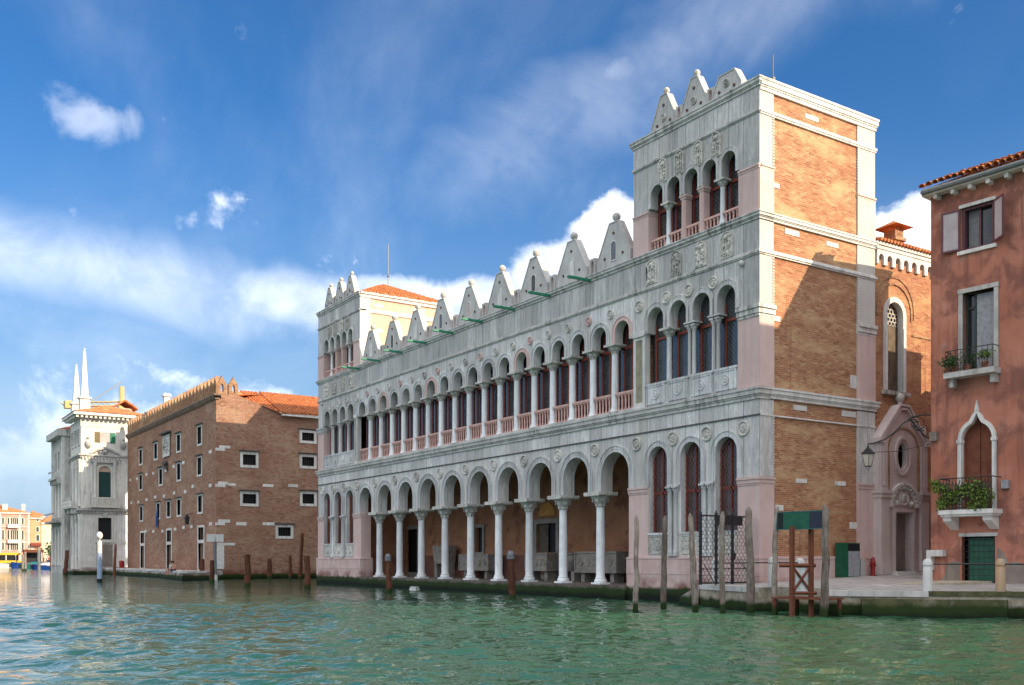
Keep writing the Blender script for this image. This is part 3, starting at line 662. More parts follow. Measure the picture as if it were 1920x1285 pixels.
# ---- towers above the roof line
C2 = [-6.44, -5.27, -4.10, -2.93, -1.76]
def tower_top(far):
    f = mir if far else (lambda x: x)
    L, Rr = sorted((f(-TW), f(0.0)))
    for i, c in enumerate(C2):
        a, b = sorted((f(c-.585), f(c+.585)))
        pp('arch_bay', MB().cell(a, b, 18.82, 20.90, f(c), .43, 18.82, 19.40, 0, .45, seg=14), 'marble_upper')
        pp('archivolt', ring(f(c), .43, 18.82, 19.40, .15, -.04, .01).band(arcpts(f(c), .58, 18.82, 19.40)[::-1], .04, -.055, .01), 'marble')
        w_ = pp('window', MB().box(a, b, .60, .64, 16.75, 20.0), 'glass'); fr = MB(); cx = f(c)
        for p, q in ((-.50, -.38), (.38, .50)): fr.box(cx+p, cx+q, .53, .61, 16.75, 19.7)
        fr.box(cx-.38, cx+.38, .53, .61, 18.66, 18.80); O('frame', fr, MT['frame_red'], w_)
        br = O('balustrade', MB().box(a+.08, b-.08, .10, .26, 17.24, 17.34), MT['pink_baluster'], palace); O('base_rail', MB().box(a+.08, b-.08, .12, .24, 16.74, 16.80), MT['pink_baluster'], br)
        for j in range(4): O('baluster', MB().lathe(cx-.33+.22*j, .18, [(.05, 16.80), (.035, 16.86), (.045, 17.0), (.035, 17.12), (.06, 17.18), (.06, 17.24)], 7), MT['pink_baluster'], br, smooth=True)
    for i in range(4):
        x = (C2[i]+C2[i+1])/2
        if i in (0, 3): column(f(x), .22, U_shaft, U_cap, 18.46, 'column_marble')
        else:
            pp('pier', MB().box(f(x)-.13, f(x)+.13, .06, .45, 16.75, 18.62).box(f(x)-.05, f(x)+.05, .02, .06, 16.8, 18.6), 'pink_stone')
            pp('pier_capital', MB().box(f(x)-.17, f(x)+.17, .02, .45, 18.62, 18.72).box(f(x)-.21, f(x)+.21, -.02, .45, 18.72, 18.82), 'pink_stone')
    for a, b in ((-TW, -7.03), (-1.17, 0)):
        a, b = sorted((f(a), f(b)))
        pp('pilaster', MB().box(a+.002, b-.002, -.03, .6, 16.72, 18.55), 'pink_stone')
        pp('pilaster_capital', MB().box(a, b+.02, -.05, .6, 18.55, 18.64).box(a, b+.04, -.09, .6, 18.64, 18.72), 'pink_stone')
        pp('pier', MB().box(a, b, 0, .6, 18.72, 20.90), 'marble_upper')
    pp('string_course', MB().box(L-.03, Rr+.03, -.04, .5, 20.90, 20.95).box(L-.06, Rr+.06, -.08, .5, 20.95, 21.05), 'istria_dirty')
    slabs(L, Rr, 21.05, 22.02, 10, 0, 'marble_upper')
    cornice(22.02, 22.38, .16, L, Rr, 'istria_dirty', side=(1, 1), d1=.8)
    # tiled pyramid roof
    rf = pp('roof', MB().add([(L-.1, .3, 22.36), (Rr+.15, .3, 22.36), (Rr+.15, 7.85, 22.36), (L-.1, 7.85, 22.36), ((L+Rr)/2, 3.9, 24.3)], [(0,1,4),(1,2,4),(2,3,4),(3,0,4)]), 'tile')
    if far:
        tl = MB(); ap = Vector(((L+Rr)/2, 3.9, 24.34))
        e0, e1 = Vector((Rr+.22, .25, 22.36)), Vector((Rr+.22, 7.9, 22.36))
        for face in ((e0, e1), (Vector((L-.15, .25, 22.36)), e0)):
            a0, a1 = face; nn = 30
            for k in range(nn):
                s = (k+.5)/nn; foot = a0.lerp(a1, s); tmax = 1-abs(2*s-1)
                mid = (a0+a1)/2; up = ap-mid
                segs = max(1, int(up.length*tmax/.40))
                for j in range(segs):
                    p = foot+up*(tmax*j/segs); q = foot+up*(tmax*(j+1)/segs)+Vector((0, 0, -.02))
                    dj = Vector((random.uniform(-.02, .02), random.uniform(-.02, .02), random.uniform(0, .03)))
                    tl.tube([p+dj+Vector((0, 0, .05)), q+dj], [.125, .095], 6)
        stuff(O('roof_tiles', tl, MT['tile'], rf))
    return L, Rr
nearLR = tower_top(False); farLR = tower_top(True)
# tower bodies: side, back, inner walls
def bricks_side():
    brick = MT['brick']
    pp('side_wall', MB(SIDE).box(.86, 6.39, .04, .6, 2.14, 22.05), 'brick')
    pp('back_wall', MB().box(-TW, -.1, 7.1, 7.55, 2.0, 22.3), 'brick'); pp('inner_wall', MB().box(-TW, -TW+.5, .62, 7.1, 8.2, 22.3), 'brick')
    for (y0, y1) in ((0.0, .86), (6.39, 7.65)):
        segs = [(2.14, 5.16, 'pink_stone', .035), (5.50, 8.10, 'marble', 0), (8.16, 8.80, 'marble', 0), (9.30, 12.30, 'pink_stone', .035), (12.80, 14.92, 'marble_cream', 0), (15.15, 16.40, 'marble_cream', 0), (16.72, 18.55, 'pink_pale', .03), (18.72, 20.90, 'marble_cream', 0), (21.05, 22.02, 'marble_cream', 0)]
        ys = y0+(.05 if y0 < .1 else 0)
        for z0, z1, mt, e in segs:
            pp('pilaster', MB(SIDE).box(ys if y0 > 1 else .003, y1, -e-.012, .55, z0, z1), mt)
        for z0, z1, e, mt in ((5.16, 5.24, .05, 'pink_stone'), (5.24, 5.40, .08, 'pink_stone'), (5.40, 5.50, .12, 'pink_stone'), (12.30, 12.42, .06, 'istria'), (12.42, 12.64, .11, 'istria'), (12.64, 12.80, .17, 'istria'), (18.55, 18.64, .05, 'pink_pale'), (18.64, 18.72, .09, 'pink_pale')):
            pp('pilaster_capital', MB(SIDE).box(y0+(.07 if y0 < .1 else -.02), y1+.02, -e, .5, z0, z1), mt)
        # beaded edge
        be = MB(SIDE)
        for z0, z1 in ((5.55, 8.05), (12.85, 14.88), (18.8, 20.85)):
            k = z0
            yb = y1-.03 if y0 < .1 else y0+.03
            while k < z1: be.box(yb-.035, yb+.035, -.05, 0, k, k+.07); k += .13
        stuff(pp('beading', be, 'istria'))
    y1 = 7.65
    def run(z0, z1, out, mt, name, prof): 
        mb = MB(SIDE); h = z1-z0
        for a, b, e in prof: mb.box(.02, y1+out*e, -out*e, .5, z0+h*a, z0+h*b-.002)
        pp(name, mb, mt)
    C4 = ((0, .28, .35), (.28, .42, .55), (.42, .80, .80), (.80, 1.0, 1.0))
    run(8.10, 8.16, .05, 'istria', 'string_course', ((0, 1, 1),))
    run(8.85, 9.30, .20, 'istria', 'cornice', C4)
    run(14.92, 15.15, .09, 'istria', 'string_course', ((0, .3, .5), (.3, .7, 1), (.7, 1, .4)))
    run(16.40, 16.72, .165, 'istria', 'cornice', C4)
    run(20.85, 21.05, .08, 'istria', 'string_course', ((0, .4, .6), (.4, 1, 1)))
    run(21.85, 22.38, .155, 'istria', 'cornice', C4)
    # Istrian stone blocks let into the brickwork
    for y0, y1_, z0, z1 in ((2.15, 3.0, 8.50, 8.72), (5.35, 6.32, 8.48, 8.74), (2.3, 3.0, 5.34, 5.52), (4.9, 5.6, 5.33, 5.52), (1.0, 1.5, 4.1, 4.34), (2.9, 3.75, 21.35, 21.55), (1.6, 2.5, 16.05, 16.28), (4.3, 5.1, 16.0, 16.2), (.9, 1.25, 17.9, 18.1), (.9, 1.3, 12.2, 12.42), (5.9, 6.37, 3.4, 3.7), (5.95, 6.37, 9.8, 10.4)):
        pp('stone_block', MB(SIDE).box(y0, y1_, .012, .3, z0, z1), 'istria')
    # plinth on the side
    pp('plinth', MB(SIDE).box(.9, 7.7, -.10, .5, .3, 2.02), 'pink_plinth'); pp('plinth_moulding', MB(SIDE).box(.9, 7.72, -.13, .5, 2.026, 2.14), 'pink_stone')
surf('pink_pale', (.60, .48, .42), (.68, .56, .50), .9, .8, .25, (.45,.36,.32))
bricks_side()
# far tower flank, above the main roof
fx = farLR[1]
FS = lambda u, d, z: (fx-d, u, z)
pp('side_wall', MB(FS).box(.62, 7.5, .02, .5, 16.0, 22.2), 'stucco_pale'); pp('back_wall', MB().box(XL+.1, fx-.1, 7.1, 7.5, 2.0, 22.3), 'stucco_pale'); pp('outer_wall', MB().box(XL, XL+.5, .55, 7.5, 1.0, 22.2), 'brick')
for y0, y1 in ((.003, .86), (6.6, 7.6)):
    pp('pilaster', MB(FS).box(y0, y1, -.03, .4, 16.72, 22.0), 'istria')
pp('string_course', MB(FS).box(.02, 7.65, -.06, .4, 20.85, 21.15), 'istria'); pp('cornice', MB(FS).box(.02, 7.7, -.10, .4, 21.95, 22.20).box(.02, 7.75, -.2, .4, 22.2, 22.37), 'istria')
for y0, y1, z0, z1 in ((1.0, 1.9, 19.4, 19.7), (4.5, 5.6, 21.5, 21.7), (1.1, 1.9, 21.35, 21.6)): pp('stone_block', MB(FS).box(y0, y1, .0, .3, z0, z1), 'istria')
# unseen rear wing, added at this height to shade the warehouse end wall
pp('rear_shade_wing', MB().box(XL, fx-.6, 7.55, 30, .5, 21.6), 'brick'); pp('rear_shade_roof', MB().add([(XL-.2, 7.6, 21.6), (fx-.4, 7.6, 21.6), (fx-.4, 30, 21.6), (XL-.2, 30, 21.6), ((XL+fx)/2, 8, 22.6), ((XL+fx)/2, 29, 22.6)], [(0,1,4),(1,2,5,4),(2,3,5),(3,0,4,5)]), 'tile')
bh = thing('shade_block', 'unseen plastered block added behind the far tower to shade the warehouse end wall', 'house', (-56, 10, 0)); O('wall', MB().box(-6, 1, 0, 6.2, -1.5, 25.6), MT['stucco_pale'], bh); O('low_shade_block', MB().box(-1, 6, -5, -.01, -1.5, 24.4), MT['stucco_pale'], bh); O('roof', MB().add([(-6.2, -.2, 25.6), (1.2, -.2, 25.6), (1.2, 6.4, 25.6), (-6.2, 6.4, 25.6), (-3, 2, 26.4), (-3, 4, 26.4)], [(0,1,4),(1,2,5,4),(2,3,5),(3,0,4,5)]), MT['tile'], bh)  # unseen block and lower bay, added to keep sun off the warehouse end
# antenna on the far roof, small mast on the near one
tag(O('antenna_mast', MB().tube([(-43.8, 4.2, 24.1), (-43.8, 4.2, 27.6)], .035, 5).box(-44.0, -43.6, 4.16, 4.24, 25.0, 25.05), MT['lead']), 'thin metal mast on the tiled roof of the far tower', 'mast')
tag(O('roof_post', MB().box(-1.12, -.98, 1.93, 2.07, 22.4, 23.3).tube([(-1.05, 2.0, 23.3), (-1.05, 2.0, 24.3)], .03, 6), MT['lead']), 'small post with thin pipe on top of the near tower', 'post')
# main roof between the towers
pp('roof', MB().add([(XL+TW, .9, 16.70), (-TW, .9, 16.70), (-TW, 6.0, 18.0), (XL+TW, 6.0, 18.0), (XL+TW, 11.5, 16.6), (-TW, 11.5, 16.6)], [(0,1,2,3),(3,2,5,4)]), 'tile')
pp('back_wall', MB().box(XL+TW, -TW, 11.0, 11.4, 1, 16.6), 'brick')
# ---- crenellations
def merlon(hw, hs, ht, top, dep, niche=True):
    mb = MB(); mb.prism([(-hw, 0), (hw, 0), (hw, hs), (top, ht), (-top, ht), (-hw, hs)], 0, dep)
    mb.prism([(hw, hs*.0), (hw+.05, 0), (hw+.05, hs+.03), (top+.05, ht+.05), (-top-.05, ht+.05), (-hw-.05, hs+.03), (-hw-.05, 0), (-hw, 0), (-hw, hs), (-top, ht), (top, ht), (hw, hs)], -.03, dep+.03)
    return mb.mesh('merlon')
M1 = merlon(1.27, .62, 2.30, .30, .36); M2 = merlon(.84, .30, 1.62, .18, .34); M2c = merlon(.84, .30, .98, .44, .34)
def niche_mesh(w, z0, z1):
    mb = MB(); mb.band(arcpts(0, w, z0, z1-w, 10)[::-1], .05, -.035, .02); mb.box(-w-.05, w+.05, -.035, .02, z0-.05, z0); return mb.mesh('niche_frame')
def niche_panel(w, z0, z1): return MB().prism([(-w, z0), (w, z0)]+[(w*math.cos(math.pi*i/10), z1-w+w*math.sin(math.pi*i/10)) for i in range(11)], -.012, .02).mesh('niche_panel')
NF1 = niche_mesh(.19, .42, 1.35); NP1 = niche_panel(.19, .42, 1.35)
STUD = MB().disc(0, 0, [(.075, .01), (.065, -.05), (.01, -.07)], 8).mesh('stud')
BALL = MB().sphere((0, 0, 0), .21, 16, 10).lathe(0, 0, [(.06, -.32), (.06, -.16)], 8).mesh('ball', True); BALLs = MB().sphere((0, 0, 0), .16, 14, 9).lathe(0, 0, [(.05, -.26), (.05, -.12)], 8).mesh('ball', True)
gap_m = MB().cell(-.24, .24, 0, .92, 0, .13, .0, .68, 0, .34, seg=8).mesh('small_arch')
for k in range(9):
    x = -9.84-3.57*k
    o = O('merlon', M1, MT['merlon_stone'], palace, (x, .12, 16.72))
    O('niche_frame', NF1, MT['istria'], o); O('niche_panel', NP1, MT[('lead', 'istria', 'stone_dark', 'istria', 'pink_stone')[k % 5]], o)
    for sx_, sz_ in ((0, 1.78), (-.72, .62), (.72, .62)): O('stud', STUD, MT['stud'], o, (sx_, 0, sz_))
    O('ball', BALL, MT['capital_stone'], o, (0, .18, 2.62))
    if k < 8:
        O('small_arch', gap_m, MT['merlon_stone'], palace, (x-1.785, .12, 16.72))
        sp = MB().prism([(-.09, 0), (.09, 0), (.09, .11), (.06, .11), (.06, .03), (-.06, .03), (-.06, .11), (-.09, .11)], -1.35, .2)
        O('water_spout', sp, MT['green_gutter'], palace, (x-1.75, -.1, 16.42))
O('water_spout', sp.mesh('water_spout') if isinstance(sp, MB) else sp, MT['green_gutter'], palace, (-40.15, -.1, 16.42))
for far in (False, True):
    f = mir if far else (lambda x: x)
    for i, x in enumerate((-6.10, -4.05, -2.0)):
        cut = (not far and i == 2)
        o = O('merlon', M2c if cut else M2, MT['merlon_stone'], palace, (f(x), .12, 22.38))
        if cut: o['label'] = 'merlon with its tip cut off flat'
        O('roundel', RS, MT['relief_stone'], o, (0, 0, .55), scale=(.7, 1, .7))
        for sx_, sz_ in ((-.45, .3), (.45, .3)): O('stud', STUD, MT['stud'], o, (sx_, 0, sz_))
        if not cut:
            O('stud', STUD, MT['stud'], o, (0, 0, 1.15)); O('ball', BALLs, MT['capital_stone'], o, (0, .17, 1.87))
        if i < 2: O('small_arch', gap_m, MT['merlon_stone'], palace, (f(x)+(1.025 if not far else -1.025), .12, 22.38), scale=(.8, 1, .8))
# ---- portico
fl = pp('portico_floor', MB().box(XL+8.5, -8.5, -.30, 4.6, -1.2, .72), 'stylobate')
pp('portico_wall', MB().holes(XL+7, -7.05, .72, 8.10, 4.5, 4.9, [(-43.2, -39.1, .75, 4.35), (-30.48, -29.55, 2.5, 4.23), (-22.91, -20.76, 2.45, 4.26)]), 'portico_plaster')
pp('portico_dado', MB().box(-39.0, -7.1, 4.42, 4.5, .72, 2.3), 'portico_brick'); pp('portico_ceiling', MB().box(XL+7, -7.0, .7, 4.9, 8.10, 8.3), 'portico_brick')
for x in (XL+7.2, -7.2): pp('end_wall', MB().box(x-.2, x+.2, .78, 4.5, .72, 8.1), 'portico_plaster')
d_ = pp('portico_door', MB().box(-43.2, -39.1, 4.75, 4.8, .75, 4.35), 'black'); O('door_frame', MB().frame(-43.5, -38.85, .72, 4.65, .28, 4.38, 4.6), MT['sarcophagus'], d_)
d_ = pp('portico_window', MB().box(-30.48, -29.55, 4.7, 4.8, 2.5, 4.23), 'black'); O('window_frame', MB().frame(-30.72, -29.3, 2.3, 4.45, .22, 4.38, 4.6), MT['sarcophagus'], d_)
d_ = pp('portico_door', MB().box(-22.91, -20.76, 4.72, 4.8, .8, 4.26), 'black'); O('door_frame', MB().frame(-23.2, -20.5, .75, 4.55, .28, 4.38, 4.6), MT['sarcophagus'], d_)
O('door_leaf', MB().box(-22.88, -21.9, 4.60, 4.66, .8, 4.24), MT['door_wood'], d_)
lun = MB().prism([(-22.65, 4.75), (-20.95, 4.75)]+[(-21.8+.85*math.cos(math.pi*i/12), 4.75+.85*math.sin(math.pi*i/12)) for i in range(1, 12)], 4.43, 4.5)
surf('fresco', (.52, .24, .06), (.62, .32, .10), 1.5, .9); pp('lunette', lun, 'fresco')
for i, (x0, x1, z0, z1, y, kind, lab) in enumerate(((-22.0, -19.6, 1.30, 2.40, 3.4, 0, 'carved stone sarcophagus on low blocks before the portico door with orange lunette'), (-18.6, -17.0, 1.30, 2.38, 3.4, 1, 'round-bellied stone vat on feet beside the doorway sarcophagus'),
        (-16.7, -12.9, 1.25, 2.45, 3.3, 0, 'long carved sarcophagus on feet near the pink pier of the portico'), (-30.5, -26.6, 1.25, 2.35, 3.6, 0, 'long pale sarcophagus under the small black portico window'), (-34.6, -32.6, 1.7, 3.0, 3.7, 2, 'tapering stone basin on curved legs beside the big black portico door'), (-12.6, -10.4, 1.2, 2.35, 3.9, 0, 'plain dark sarcophagus in the deepest corner of the portico'))):
    t = thing('sarcophagus', lab, 'sarcophagus', ((x0+x1)/2, y, .72), group='stone tombs in the portico')
    hw = (x1-x0)/2; h0, h1 = z0-.72, z1-.72
    if kind == 1:
        O('basin', MB().lathe(0, 0, [(.45, h0), (.70, h0+.3), (.78, h0+.7), (.74, h1-.1), (.82, h1-.08), (.82, h1)], 18), MT['sarcophagus'], t, smooth=True)
    elif kind == 2: O('basin', MB().prism([(-hw*.75, h0), (hw*.75, h0), (hw, h1), (-hw, h1)], -.45, .45), MT['sarcophagus'], t)
    else:
        b_ = O('chest', MB().box(-hw, hw, -.48, .48, h0, h1), MT['sarcophagus'], t); mb = MB(); mb.frame(-hw, hw, h0, h1, .10, -.53, -.48)
        for k in range(5): mb.disc(-hw*.7+hw*.35*k, (h0+h1)/2, [(.22, -.47), (.2, -.53), (.1, -.50), (.01, -.54)], 10)
        O('carving', mb, MT['sarcophagus'], b_)
    for s in (-.7, .7): O('leg', MB().box(s*hw-.16, s*hw+.16, -.35, .35, 0, h0), MT['sarcophagus'], t)
# ================================================================== WING WITH PORTAL
wing = thing('brick_wing', 'tall brick wing behind the marble tower with round-arched window and pale gabled portal', 'building', (0, 7.65, 0))
def wp_(name, mb, mt, parent=wing, **k):
    mb.v = [(a, b-7.65, c) for a, b, c in mb.v]; return O(name, mb, MT[mt], parent, **k)
WS = lambda u, d, z: (-.05-d, u, z)
mb = MB(WS); mb.box(7.66, 8.0, 0, .5, 1.0, 16.0); mb.cell(8.0, 10.6, 1.0, 16.0, 9.16, .62, 9.92, 13.55, 0, .5); mb.box(10.6, 13.0, 0, .5, 1.0, 16.0); mb.cell(13.0, 15.6, 1.0, 16.0, 14.3, .62, 9.92, 13.55, 0, .5); mb.box(15.6, 24, 0, .5, 1.0, 16.0)
wp_('wall', mb, 'brick_wing')
for yc in (9.16, 14.3):
    w_ = wp_('window', MB(WS).band(arcpts(yc, .60, 9.92, 13.55)[::-1], .24, -.07, .24), 'istria'); 
    wp_('blind_panel', MB(WS).box(yc-.62, yc+.62, .26, .32, 9.92, 13.1), 'door_wood')
    wp_('upper_pane', MB(WS).box(yc-.62, yc+.62, .34, .38, 13.1, 14.3), 'black')
    tr = MB(WS)
    for iz in range(6):
        for iy in range(-2, 3):
            y, z = yc+iy*.24+(.12 if iz % 2 else 0), 13.2+iz*.19
            if abs(y-yc) < .56 and (z < 13.6 or (y-yc)**2+(z-13.55)**2 < .33): tr.disc(y, z, [(.115, .24), (.115, .29), (.085, .29), (.085, .24)], 8)
    stuff(wp_('tracery', tr, 'istria_dirty'))
    wp_('sill', MB(WS).box(yc-.95, yc+.95, -.22, .3, 9.74, 9.92), 'istria_dirty')
    wp_('colonnette', MB(WS).box(yc-.74, yc-.605, -.10, .1, 9.92, 12.95), 'istria'); wp_('colonnette', MB(WS).box(yc+.605, yc+.74, -.10, .1, 9.92, 12.95), 'istria')
    wp_('relieving_arch', MB(WS).band(arcpts(yc, 1.22, 13.4, 13.75, 16)[::-1], .10, -.05, .05).band(arcpts(yc, 1.45, 13.5, 13.85, 16)[::-1], .07, -.04, .05), 'brick_merlon')
wp_('brick_string', MB(WS).box(10.5, 13.0, -.05, .05, 12.7, 12.8).box(15.7, 24, -.05, .05, 12.7, 12.8), 'brick_merlon')
mb = MB(WS); y = 7.75
while y < 23:
    mb.cell(y, y+.62, 15.75, 16.45, y+.31, .19, 15.75, 16.05, -.12, .1, seg=8); y += .62
mb.box(7.66, 23, -.16, .3, 16.45, 16.62); mb.box(7.66, 23, -.22, .3, 16.62, 16.78); wp_('cornice', mb, 'istria')
rf = wp_('roof', MB().add([(.25, 7.7, 16.80), (.25, 24, 16.80), (-6, 24, 18.1), (-6, 7.7, 18.1)], [(0,1,2,3)]), 'tile')
tl = MB(); y = 7.8
while y < 22: tl.tube([(.30, y, 16.84), (-3.0, y, 17.53)], .085, 6); y += .24
tl.v = [(a, b-7.65, c) for a, b, c in tl.v]; stuff(O('roof_tiles', tl, MT['tile'], rf))
ch = MB().box(-1.5, -.85, 10.35, 11.0, 16.6, 18.05).box(-1.6, -.75, 10.25, 11.1, 17.55, 17.7); wp_('chimney', ch, 'brick_merlon')
wp_('chimney_cap', MB().box(-1.5, -.85, 10.35, 11.0, 18.05, 18.22).add([(-1.85, 10.0, 18.22), (-.5, 10.0, 18.22), (-.5, 11.35, 18.22), (-1.85, 11.35, 18.22), (-1.18, 10.68, 18.62)], [(0,1,4),(1,2,4),(2,3,4),(3,0,4),(3,2,1,0)]), 'tile')
wp_('stone_block', MB(WS).box(10.7, 11.6, -.01, .2, 8.15, 8.45), 'istria')
# portal
surf('portal_stone', (.56, .46, .43), (.64, .54, .505), 1.2, .85, .3, (.26,.21,.195), tint=.04)
YP = 9.30
PS = lambda u, d, z: (.05-d, u, z)
mb = MB(PS)
hw = 1.78
def gable(o): return [(YP-hw-o, 7.55+o*.2), (YP-.30-o*.4, 9.18+o), (YP+.30+o*.4, 9.18+o), (YP+hw+o, 7.55+o*.2)]
mb.holes(YP-hw, YP+hw, 1.30, 7.55, -.30, .2, [(8.62, 9.98, 1.45, 4.18), (9.2-.42, 9.2+.42, 6.1, 7.5)])
mb.prism(gable(0), -.30, .2)
portal = wp_('portal', mb, 'portal_stone')
def pq(name, m_, mt): m_.v = [(a, b-7.65, c) for a, b, c in m_.v]; return O(name, m_, MT[mt], portal)
g_ = MB(PS)
for o_, dd in ((.0, -.36), (-.16, -.33)):
    P4 = gable(o_)
    for a, b in ((P4[0], P4[1]), (P4[1], P4[2]), (P4[2], P4[3])): g_.band([a, b], .10, dd-.06, .1)
for s in (-1, 1): g_.box(YP+s*(hw-.02)-.16, YP+s*(hw-.02)+.16, -.46, .1, 7.40, 7.62)
pq('gable_moulding', g_, 'portal_stone')
pq('ball', MB(PS).sphere((YP, -.1, 9.62), .23, 12, 8), 'capital_stone')
pq('ball_foot', MB(PS).lathe(YP, -.1, [(.2, 9.2), (.09, 9.42)], 10), 'capital_stone')
for s in (-1, 1):
    c = YP+s*1.51
    pq('pilaster', MB(PS).box(c-.30, c+.30, -.42, .1, 1.30, 4.85).box(c-.34, c+.34, -.48, .1, 1.30, 2.1), 'portal_stone')
    pq('pilaster_capital', MB(PS).box(c-.34, c+.34, -.48, .1, 4.85, 5.05).box(c-.40, c+.40, -.54, .1, 5.05, 5.2), 'portal_stone')
    pq('upper_pilaster', MB(PS).box(c-.24, c+.24, -.38, .1, 5.2, 7.40).box(c-.10, c+.10, -.41, .1, 5.4, 7.2), 'portal_stone')
    pq('brick_edging', MB(PS).box(YP+s*1.12-.07, YP+s*1.12+.07, -.33, .1, 5.2, 7.0), 'brick_merlon')
pq('brick_arch', MB(PS).band([(YP+1.12*math.cos(math.pi*i/14), 7.0+1.12*math.sin(math.pi*i/14)) for i in range(15)][::-1], .10, -.33, .1), 'brick_merlon')
ov = MB(PS); n_ = 24
el = lambda a, b, z: [(9.2+a*math.cos(2*math.pi*i/n_), z+b*math.sin(2*math.pi*i/n_)) for i in range(n_)]
for (a0, b0, a1, b1, d0) in ((.36, .66, .52, .80, -.33), (.52, .80, .62, .92, -.38)):
    A, B = el(a0, b0, 6.85), el(a1, b1, 6.85)
    for i in range(n_):
        j = (i+1) % n_; ov.prism([A[i], A[j], B[j], B[i]], d0, -.1)
pq('oval_frame', ov, 'portal_stone'); pq('oval_pane', MB(PS).box(8.76, 9.64, .0, .05, 6.1, 7.52), 'void')
ty = MB(PS)
for r0, wd, dd in ((1.02, .16, -.44), (.84, .12, -.38)): ty.band([(YP+r0*math.cos(math.pi*i/16), 4.42+r0*1.02*math.sin(math.pi*i/16)) for i in range(17)][::-1], wd, dd, -.2)
for i in range(13):
    a = math.pi*(i+.5)/13; ty.sphere((YP+.93*math.cos(a), -.36, 4.42+.95*math.sin(a)), .09, 7, 5)
ty.disc(YP, 4.88, [(.36, -.30), (.33, -.38), (.22, -.34), (.15, -.40), (.01, -.42)], 14)
for s in (-1, 1): ty.sphere((YP+s*.55, -.32, 4.62), .14, 8, 6)
pq('tympanum', ty, 'relief_stone')
pq('door_frame', MB(PS).frame(8.50, 10.10, 1.30, 4.36, .14, -.38, -.1), 'portal_stone')
pq('door_leaf', MB(PS).box(9.22, 9.96, .08, .14, 1.45, 4.17), 'plaster_grey'); pq('doorway', MB(PS).box(8.62, 9.98, .22, .3, 1.45, 4.18), 'void')
pq('step', MB(PS).box(8.2, 10.5, -.85, .0, 1.22, 1.32), 'istria'); pq('step', MB(PS).box(8.4, 10.3, -.6, .1, 1.32, 1.45), 'istria')
# ================================================================== RED HOUSE BY THE LANE
house = thing('red_house', 'terracotta red plaster house with pointed white window, balconies and tiled eaves beside the lane', 'house', (3.97, 6.05, -.211), R_(5.36)); house.scale = (1.1053,)*3
def hp(name, mb, mt, parent=house, **k): return O(name, mb, MT[mt], parent, **k)
def ogee(t):
    a = abs(t)
    return (1-a)**.0*0 + (.62*math.sqrt(max(0, 1-a*a)) if a > .42 else .563+.62*((.42-a)/.42)**1.6*.62+.05*(.42-a))
BAYS = (0.0, 4.3)
hol = []
for dx in BAYS: hol += [(1.20+dx, 2.40+dx, 13.45, 15.05), (1.25+dx, 2.42+dx, 9.00, 11.88), (1.20+dx, 2.44+dx, 1.10, 2.85)]
mb = MB(); mb.holes(0, 9, .4, 3.6, 0, .45, [h for h in hol if h[2] < 3]); mb.holes(0, 9, 7.9, 15.95, 0, .45, [h for h in hol if h[2] > 8])
prev = 0.0
for dx in BAYS:
    mb.box(prev, .9+dx, 0, .45, 3.6, 7.9); mb.cell(.9+dx, 2.7+dx, 3.6, 7.9, 1.8+dx, .58, 3.78, 6.42, 0, .45, ogee, 24); prev = 2.7+dx
mb.box(prev, 9, 0, .45, 3.6, 7.9)
hp('front_wall', mb, 'plaster_red')
hp('side_wall', MB().box(0, .45, .45, 3.9, .4, 15.95), 'plaster_red'); hp('side_wall', MB().box(8.55, 9, .45, 3.9, .4, 15.95), 'plaster_red'); hp('back_wall', MB().box(.45, 8.55, 3.5, 3.9, .4, 15.95), 'plaster_red')
hp('eave_board', MB().box(-.14, 9.2, -.42, -.02, 15.78, 15.86).box(-.14, -.02, -.42, 4.0, 15.775, 15.855), 'istria')
gut = MB().tube([(-.1, -.48, 15.92), (9.3, -.48, 15.92)], .10, 8).tube([(-.06, -.5, 15.92), (-.06, 4.0, 15.92)], .10, 8); hp('gutter', gut, 'gutter')
for k in range(14):
    hp('bracket', MB().prism([(.0, 0), (.0, 0)][:0]+[(-.07, -.16), (.07, -.16), (.07, 0), (-.07, 0)], -.34, 0), 'istria', loc=(.35+.66*k, 0, 15.77))
rf = hp('roof', MB().add([(-.06, -.5, 16.0), (9.3, -.5, 16.0), (9.3, 4.2, 16.0), (-.06, 4.2, 16.0), (1.1, .8, 16.62), (8.0, .8, 16.62), (8.0, 2.9, 16.62), (1.1, 2.9, 16.62)], [(0,1,5,4),(1,2,6,5),(2,3,7,6),(3,0,4,7),(4,5,6,7)]), 'tile')
n_ = 0
for k in range(40):
    x = -.03+.25*k; top = min(1.0, (x+.4)/1.3, (9.5-x)/1.3)
    if x > 9.2: break
    for j in range(max(1, int(4*top))):
        f0, f1 = j/4., min((j+1.12)/4., 1)
        p = Vector((x, -.60+1.45*f0, 16.04+.64*f0+.05)); q = Vector((x, -.60+1.45*f1, 16.02+.64*f1))
        dj = Vector((random.uniform(-.015, .015), 0, random.uniform(-.01, .025)))
        if n_ < 300 and j < 8:
            O('roof_tile', MB().tile(p+dj, q+dj, .125, .10), MT['tile'], rf); n_ += 1
